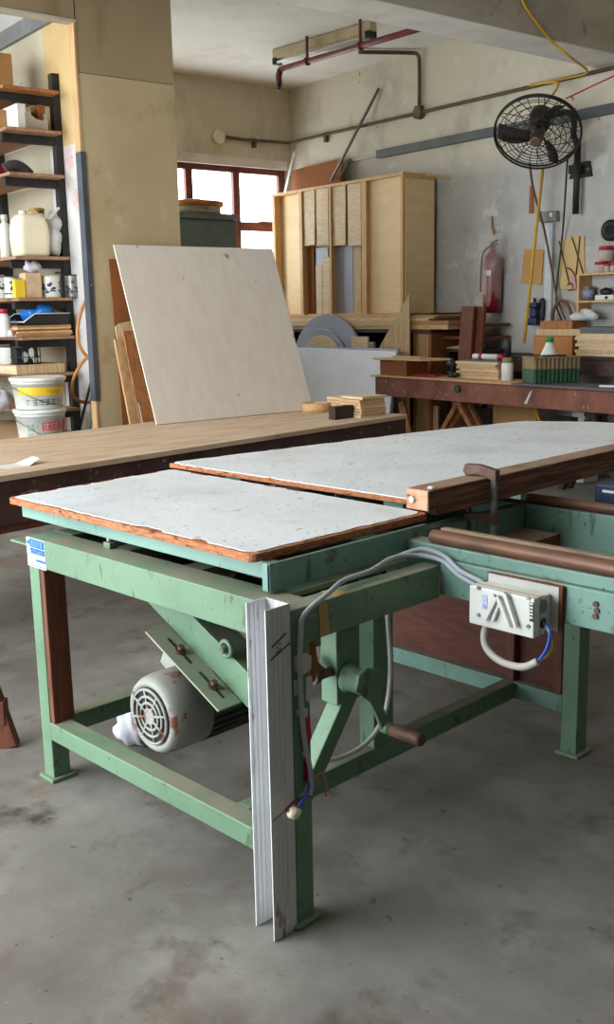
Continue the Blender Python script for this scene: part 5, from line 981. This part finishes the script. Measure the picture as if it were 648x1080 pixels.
# ================================================================== FAN
FQ = 6.85; fc = rq(567, 141, FQ); fc_w = W(*fc)
view = (CO-fc_w).normalized(); hz = Vector((view.x, view.y, 0)).normalized(); rgt = Vector((-hz.y, hz.x, 0))
ax = (hz*math.cos(math.radians(47)) - Vector((0,0,1))*math.sin(math.radians(47)) + rgt*-.10).normalized()
fu = rgt - ax*rgt.dot(ax); fu.normalize(); fv = ax.cross(fu); FR = .352
fn = thing('wall_fan', 'big black caged wall fan tilted downward on a bracket', 'fan', fc_w)
def fp(r, a, d): return fc_w + fu*(r*math.cos(a)) + fv*(r*math.sin(a)) + ax*d
m = MB()
for r, d in ((FR, 0), (FR*.99, -.03)): m.tube([fp(r, i*math.pi/32, d) for i in range(64)], .009, 6, closed=True)
for k in range(1, 9): r = FR*k/9; d = .10*math.cos(math.pi/2*k/9); m.tube([fp(r, i*math.pi/24, d) for i in range(48)], .0035, 5, closed=True)
for k in range(16): an = 2*math.pi*k/16; m.tube([fp(FR*t, an+.25*t, .10*math.cos(math.pi/2*t)) for t in (.1,.3,.5,.7,.85,1)], .0036, 5)
build('front_cage', m, FAN, fn)
m = MB()
for k in range(3, 9, 2): r = FR*k/9; d = -.03-.10*math.cos(math.pi/2*k/9); m.tube([fp(r, i*math.pi/24, d) for i in range(48)], .0035, 5, closed=True)
for k in range(12): an = 2*math.pi*k/12; m.tube([fp(FR*t, an, -.03-.10*math.cos(math.pi/2*t)) for t in (.25,.5,.75,1)], .0036, 5)
build('rear_cage', m, FAN, fn)
for k in range(3):
    a0 = 2*math.pi*k/3+1.48; vs = []; nn = 8
    for i in range(nn+1):
        t = .15+.77*i/nn; w_ = .08+.13*math.sin(math.pi*min(1,t*.85)); cen = a0-.55*t
        for s_ in (-1, 1): vs.append(fp(FR*t, cen+s_*w_/(t+.25), -.0+.035*s_)); 
        for s_ in (-1, 1): vs.append(fp(FR*t, cen+s_*w_/(t+.25), -.006+.035*s_))
    fs = []
    for i in range(nn): b = 4*i; fs += [(b, b+1, b+5, b+4), (b+2, b+6, b+7, b+3), (b, b+4, b+6, b+2), (b+1, b+3, b+7, b+5)]
    fs += [(0, 2, 3, 1), (4*nn, 4*nn+1, 4*nn+3, 4*nn+2)]
    build('blade', MB().add(vs, fs, True), FAN, fn)
m = MB(); m.lathe([(.03,.11),(.045,.105),(.05,.07),(.06,.03),(.06,-.05)], fc_w, ax, 24); build('hub', m, mat('hub_brown', (110,84,66), (90,68,54), rough=.5), fn)
m = MB(); m.lathe([(.05,-.08),(.085,-.10),(.09,-.20),(.08,-.26),(.05,-.29)], fc_w, ax, 24); build('motor', m, FAN, fn)
# bracket to the wall
pp = room(fc_w - ax*.20); wp = rqw(613, 150, .06); PT = Vector((wp.x, QWL-.10, rqw(612,143,.1).z)); bz = rqw(614, 225, .1).z
m = MB(); m.tube(smooth([pp, pp+Vector((.2,.15,.02)), Vector((PT.x-.03, PT.y-.02, PT.z+.01)), Vector((PT.x, PT.y, PT.z-.08))]), .026, 10); build('arm', m, FAN, fn, 'r')
m = MB(); m.cyl((PT.x, PT.y, bz), (PT.x, PT.y, PT.z-.05), .028, n=16); build('pole', m, FAN, fn, 'r')
br = rqw(614, 180); m = MB(); m.prism([(br.x-.12, QWL, br.z-.06), (br.x+.12, QWL, br.z-.06), (br.x+.09, QWL, br.z+.07), (br.x-.08, QWL, br.z+.07)], (0,-.02,0)); m.box(br.x-.045, br.x+.045, QWL-.13, QWL-.02, br.z-.03, br.z+.04); build('wall_bracket', m, FAN, fn, 'r', bev=.003)
m = MB()
for s_ in (-.08, .08): m.cyl((br.x+s_, QWL-.02, br.z), (br.x+s_, QWL-.03, br.z), .014)
build('bolt', m, STEEL, fn, 'r')
# cables round the fan
fr_ = lambda x, y, q: rq(x, y, q)
bm = Vector((-5.19, rp(552, 0, -5.19).y, 0)); 
pts = [rp(548, -8, -5.185), rp(556, 10, -5.185), rp(575, 35, -5.185), rp(586, 47, -5.185)]; e1 = rqw(620, 76, .10)
pts2 = pts + [rp(603, 61, -5.185), e1, rqw(600, 82, .075), rqw(580, 86, .07), Vector((rqw(565,91).x, QWL-.08, rqw(565,91).z)), Vector((pp.x-.02, pp.y+.25, pp.z+.30)), pp+Vector((0,.02,.08))]
solo('power_cable', MB().tube(smooth(pts2), .0095, 8), ROPE, 'yellow cable running from the ceiling beam along the wall to the fan', 'cable')
m = MB(); m.tube([rq(573, 178, 7.25), rq(553, 362, 7.05)], .013, 8); m.v = m.v; solo('yellow_rod', m, ROPE, 'long thin yellow rod hanging from the fan to the bench', 'rod')
m = MB(); m.tube([rq(563, 425, QB+.35), rq(570, 446, QB+.35), rq(577, 480, QB+.35)], .012, 8); solo('yellow_rod', m, ROPE, 'short yellow rod below the red bench', 'rod')
m = MB(); m.tube(smooth([rq(559, 172, 7.1), rq(563, 200, 7.2), rq(575, 245, 7.36), rq(586, 305, 7.42), rq(590, 320, 7.42), rq(596, 336, 7.42)]), .011, 8); solo('power_cable', m, BCAB, 'brown cable slanting down the wall from the fan past the switch', 'cable')
m = MB(); m.tube(smooth([rq(599, 165, 7.2), rq(595, 230, 7.4), rq(592, 262, 7.44), rq(587, 310, 7.44), rq(588, 325, 7.43), rq(593, 338, 7.42)]), .008, 8); solo('power_cable', m, BLACK, 'thin black cable hanging down the wall right of the switch', 'cable')
m = MB(); m.tube(smooth([rq(583, 340, 7.40), rq(584, 328, 7.38), rq(590, 318, 7.38), rq(598, 320, 7.38), rq(603, 331, 7.38)]), .016, 8); solo('hose', m, BCAB, 'brown hose arch standing behind the planks at the wall', 'hose')
m = MB(); m.tube([rq(597, 104, 7.1), rq(648, 80, 7.40), rq(690, 60, 7.48)], .007, 6); solo('red_string', m, RED, 'thin dark red cord stretched from the fan to the right wall', 'cord')
m = MB(); m.prism([(rqw(x,y).x, QWL, rqw(x,y).z) for x, y in ((560,196),(563,196),(563.5,225),(559,225))], (0,-.012,0)); solo('wood_batten', m, HARD, 'short wooden batten screwed to the wall left of the switch', 'batten')

# ================================================================== LIGHT
w = bpy.data.worlds.new('world'); bpy.context.scene.world = w; w.use_nodes = True
bg = w.node_tree.nodes['Background']; bg.inputs[0].default_value = (.87, .94, 1.0, 1); bg.inputs[1].default_value = 7.0
def area(name, loc, rot, sx, sy, power, col, portal=False):
    l = bpy.data.lights.new(name, 'AREA'); l.shape = 'RECTANGLE'; l.size = sx; l.size_y = sy; l.energy = power; l.color = col
    if portal: l.cycles.is_portal = True
    o = bpy.data.objects.new(name, l); C.objects.link(o); o.location = loc; o.rotation_euler = rot; return o
area('doorway_portal', W((PW+PXF)/2, QL-.02, 2.0), (math.radians(90), 0, ROOM+0), PXF-PW, 4.0, 1, (1,1,1), True)
area('window_portal', W(PW-.22, (WQ0+WQ1)/2, (WZ0+WZ1)/2), (math.radians(90), 0, ROOM-math.pi/2), WQ1-WQ0, WZ1-WZ0, 1, (1,1,1), True)
sc = bpy.context.scene
sc.view_settings.view_transform = 'Standard'; sc.view_settings.look = 'None'; sc.view_settings.exposure = .52; sc.view_settings.gamma = 1; sc.view_settings.use_curve_mapping = False
sc.cycles.use_denoising = True; sc.cycles.max_bounces = 10; sc.cycles.diffuse_bounces = 6; sc.cycles.transparent_max_bounces = 12
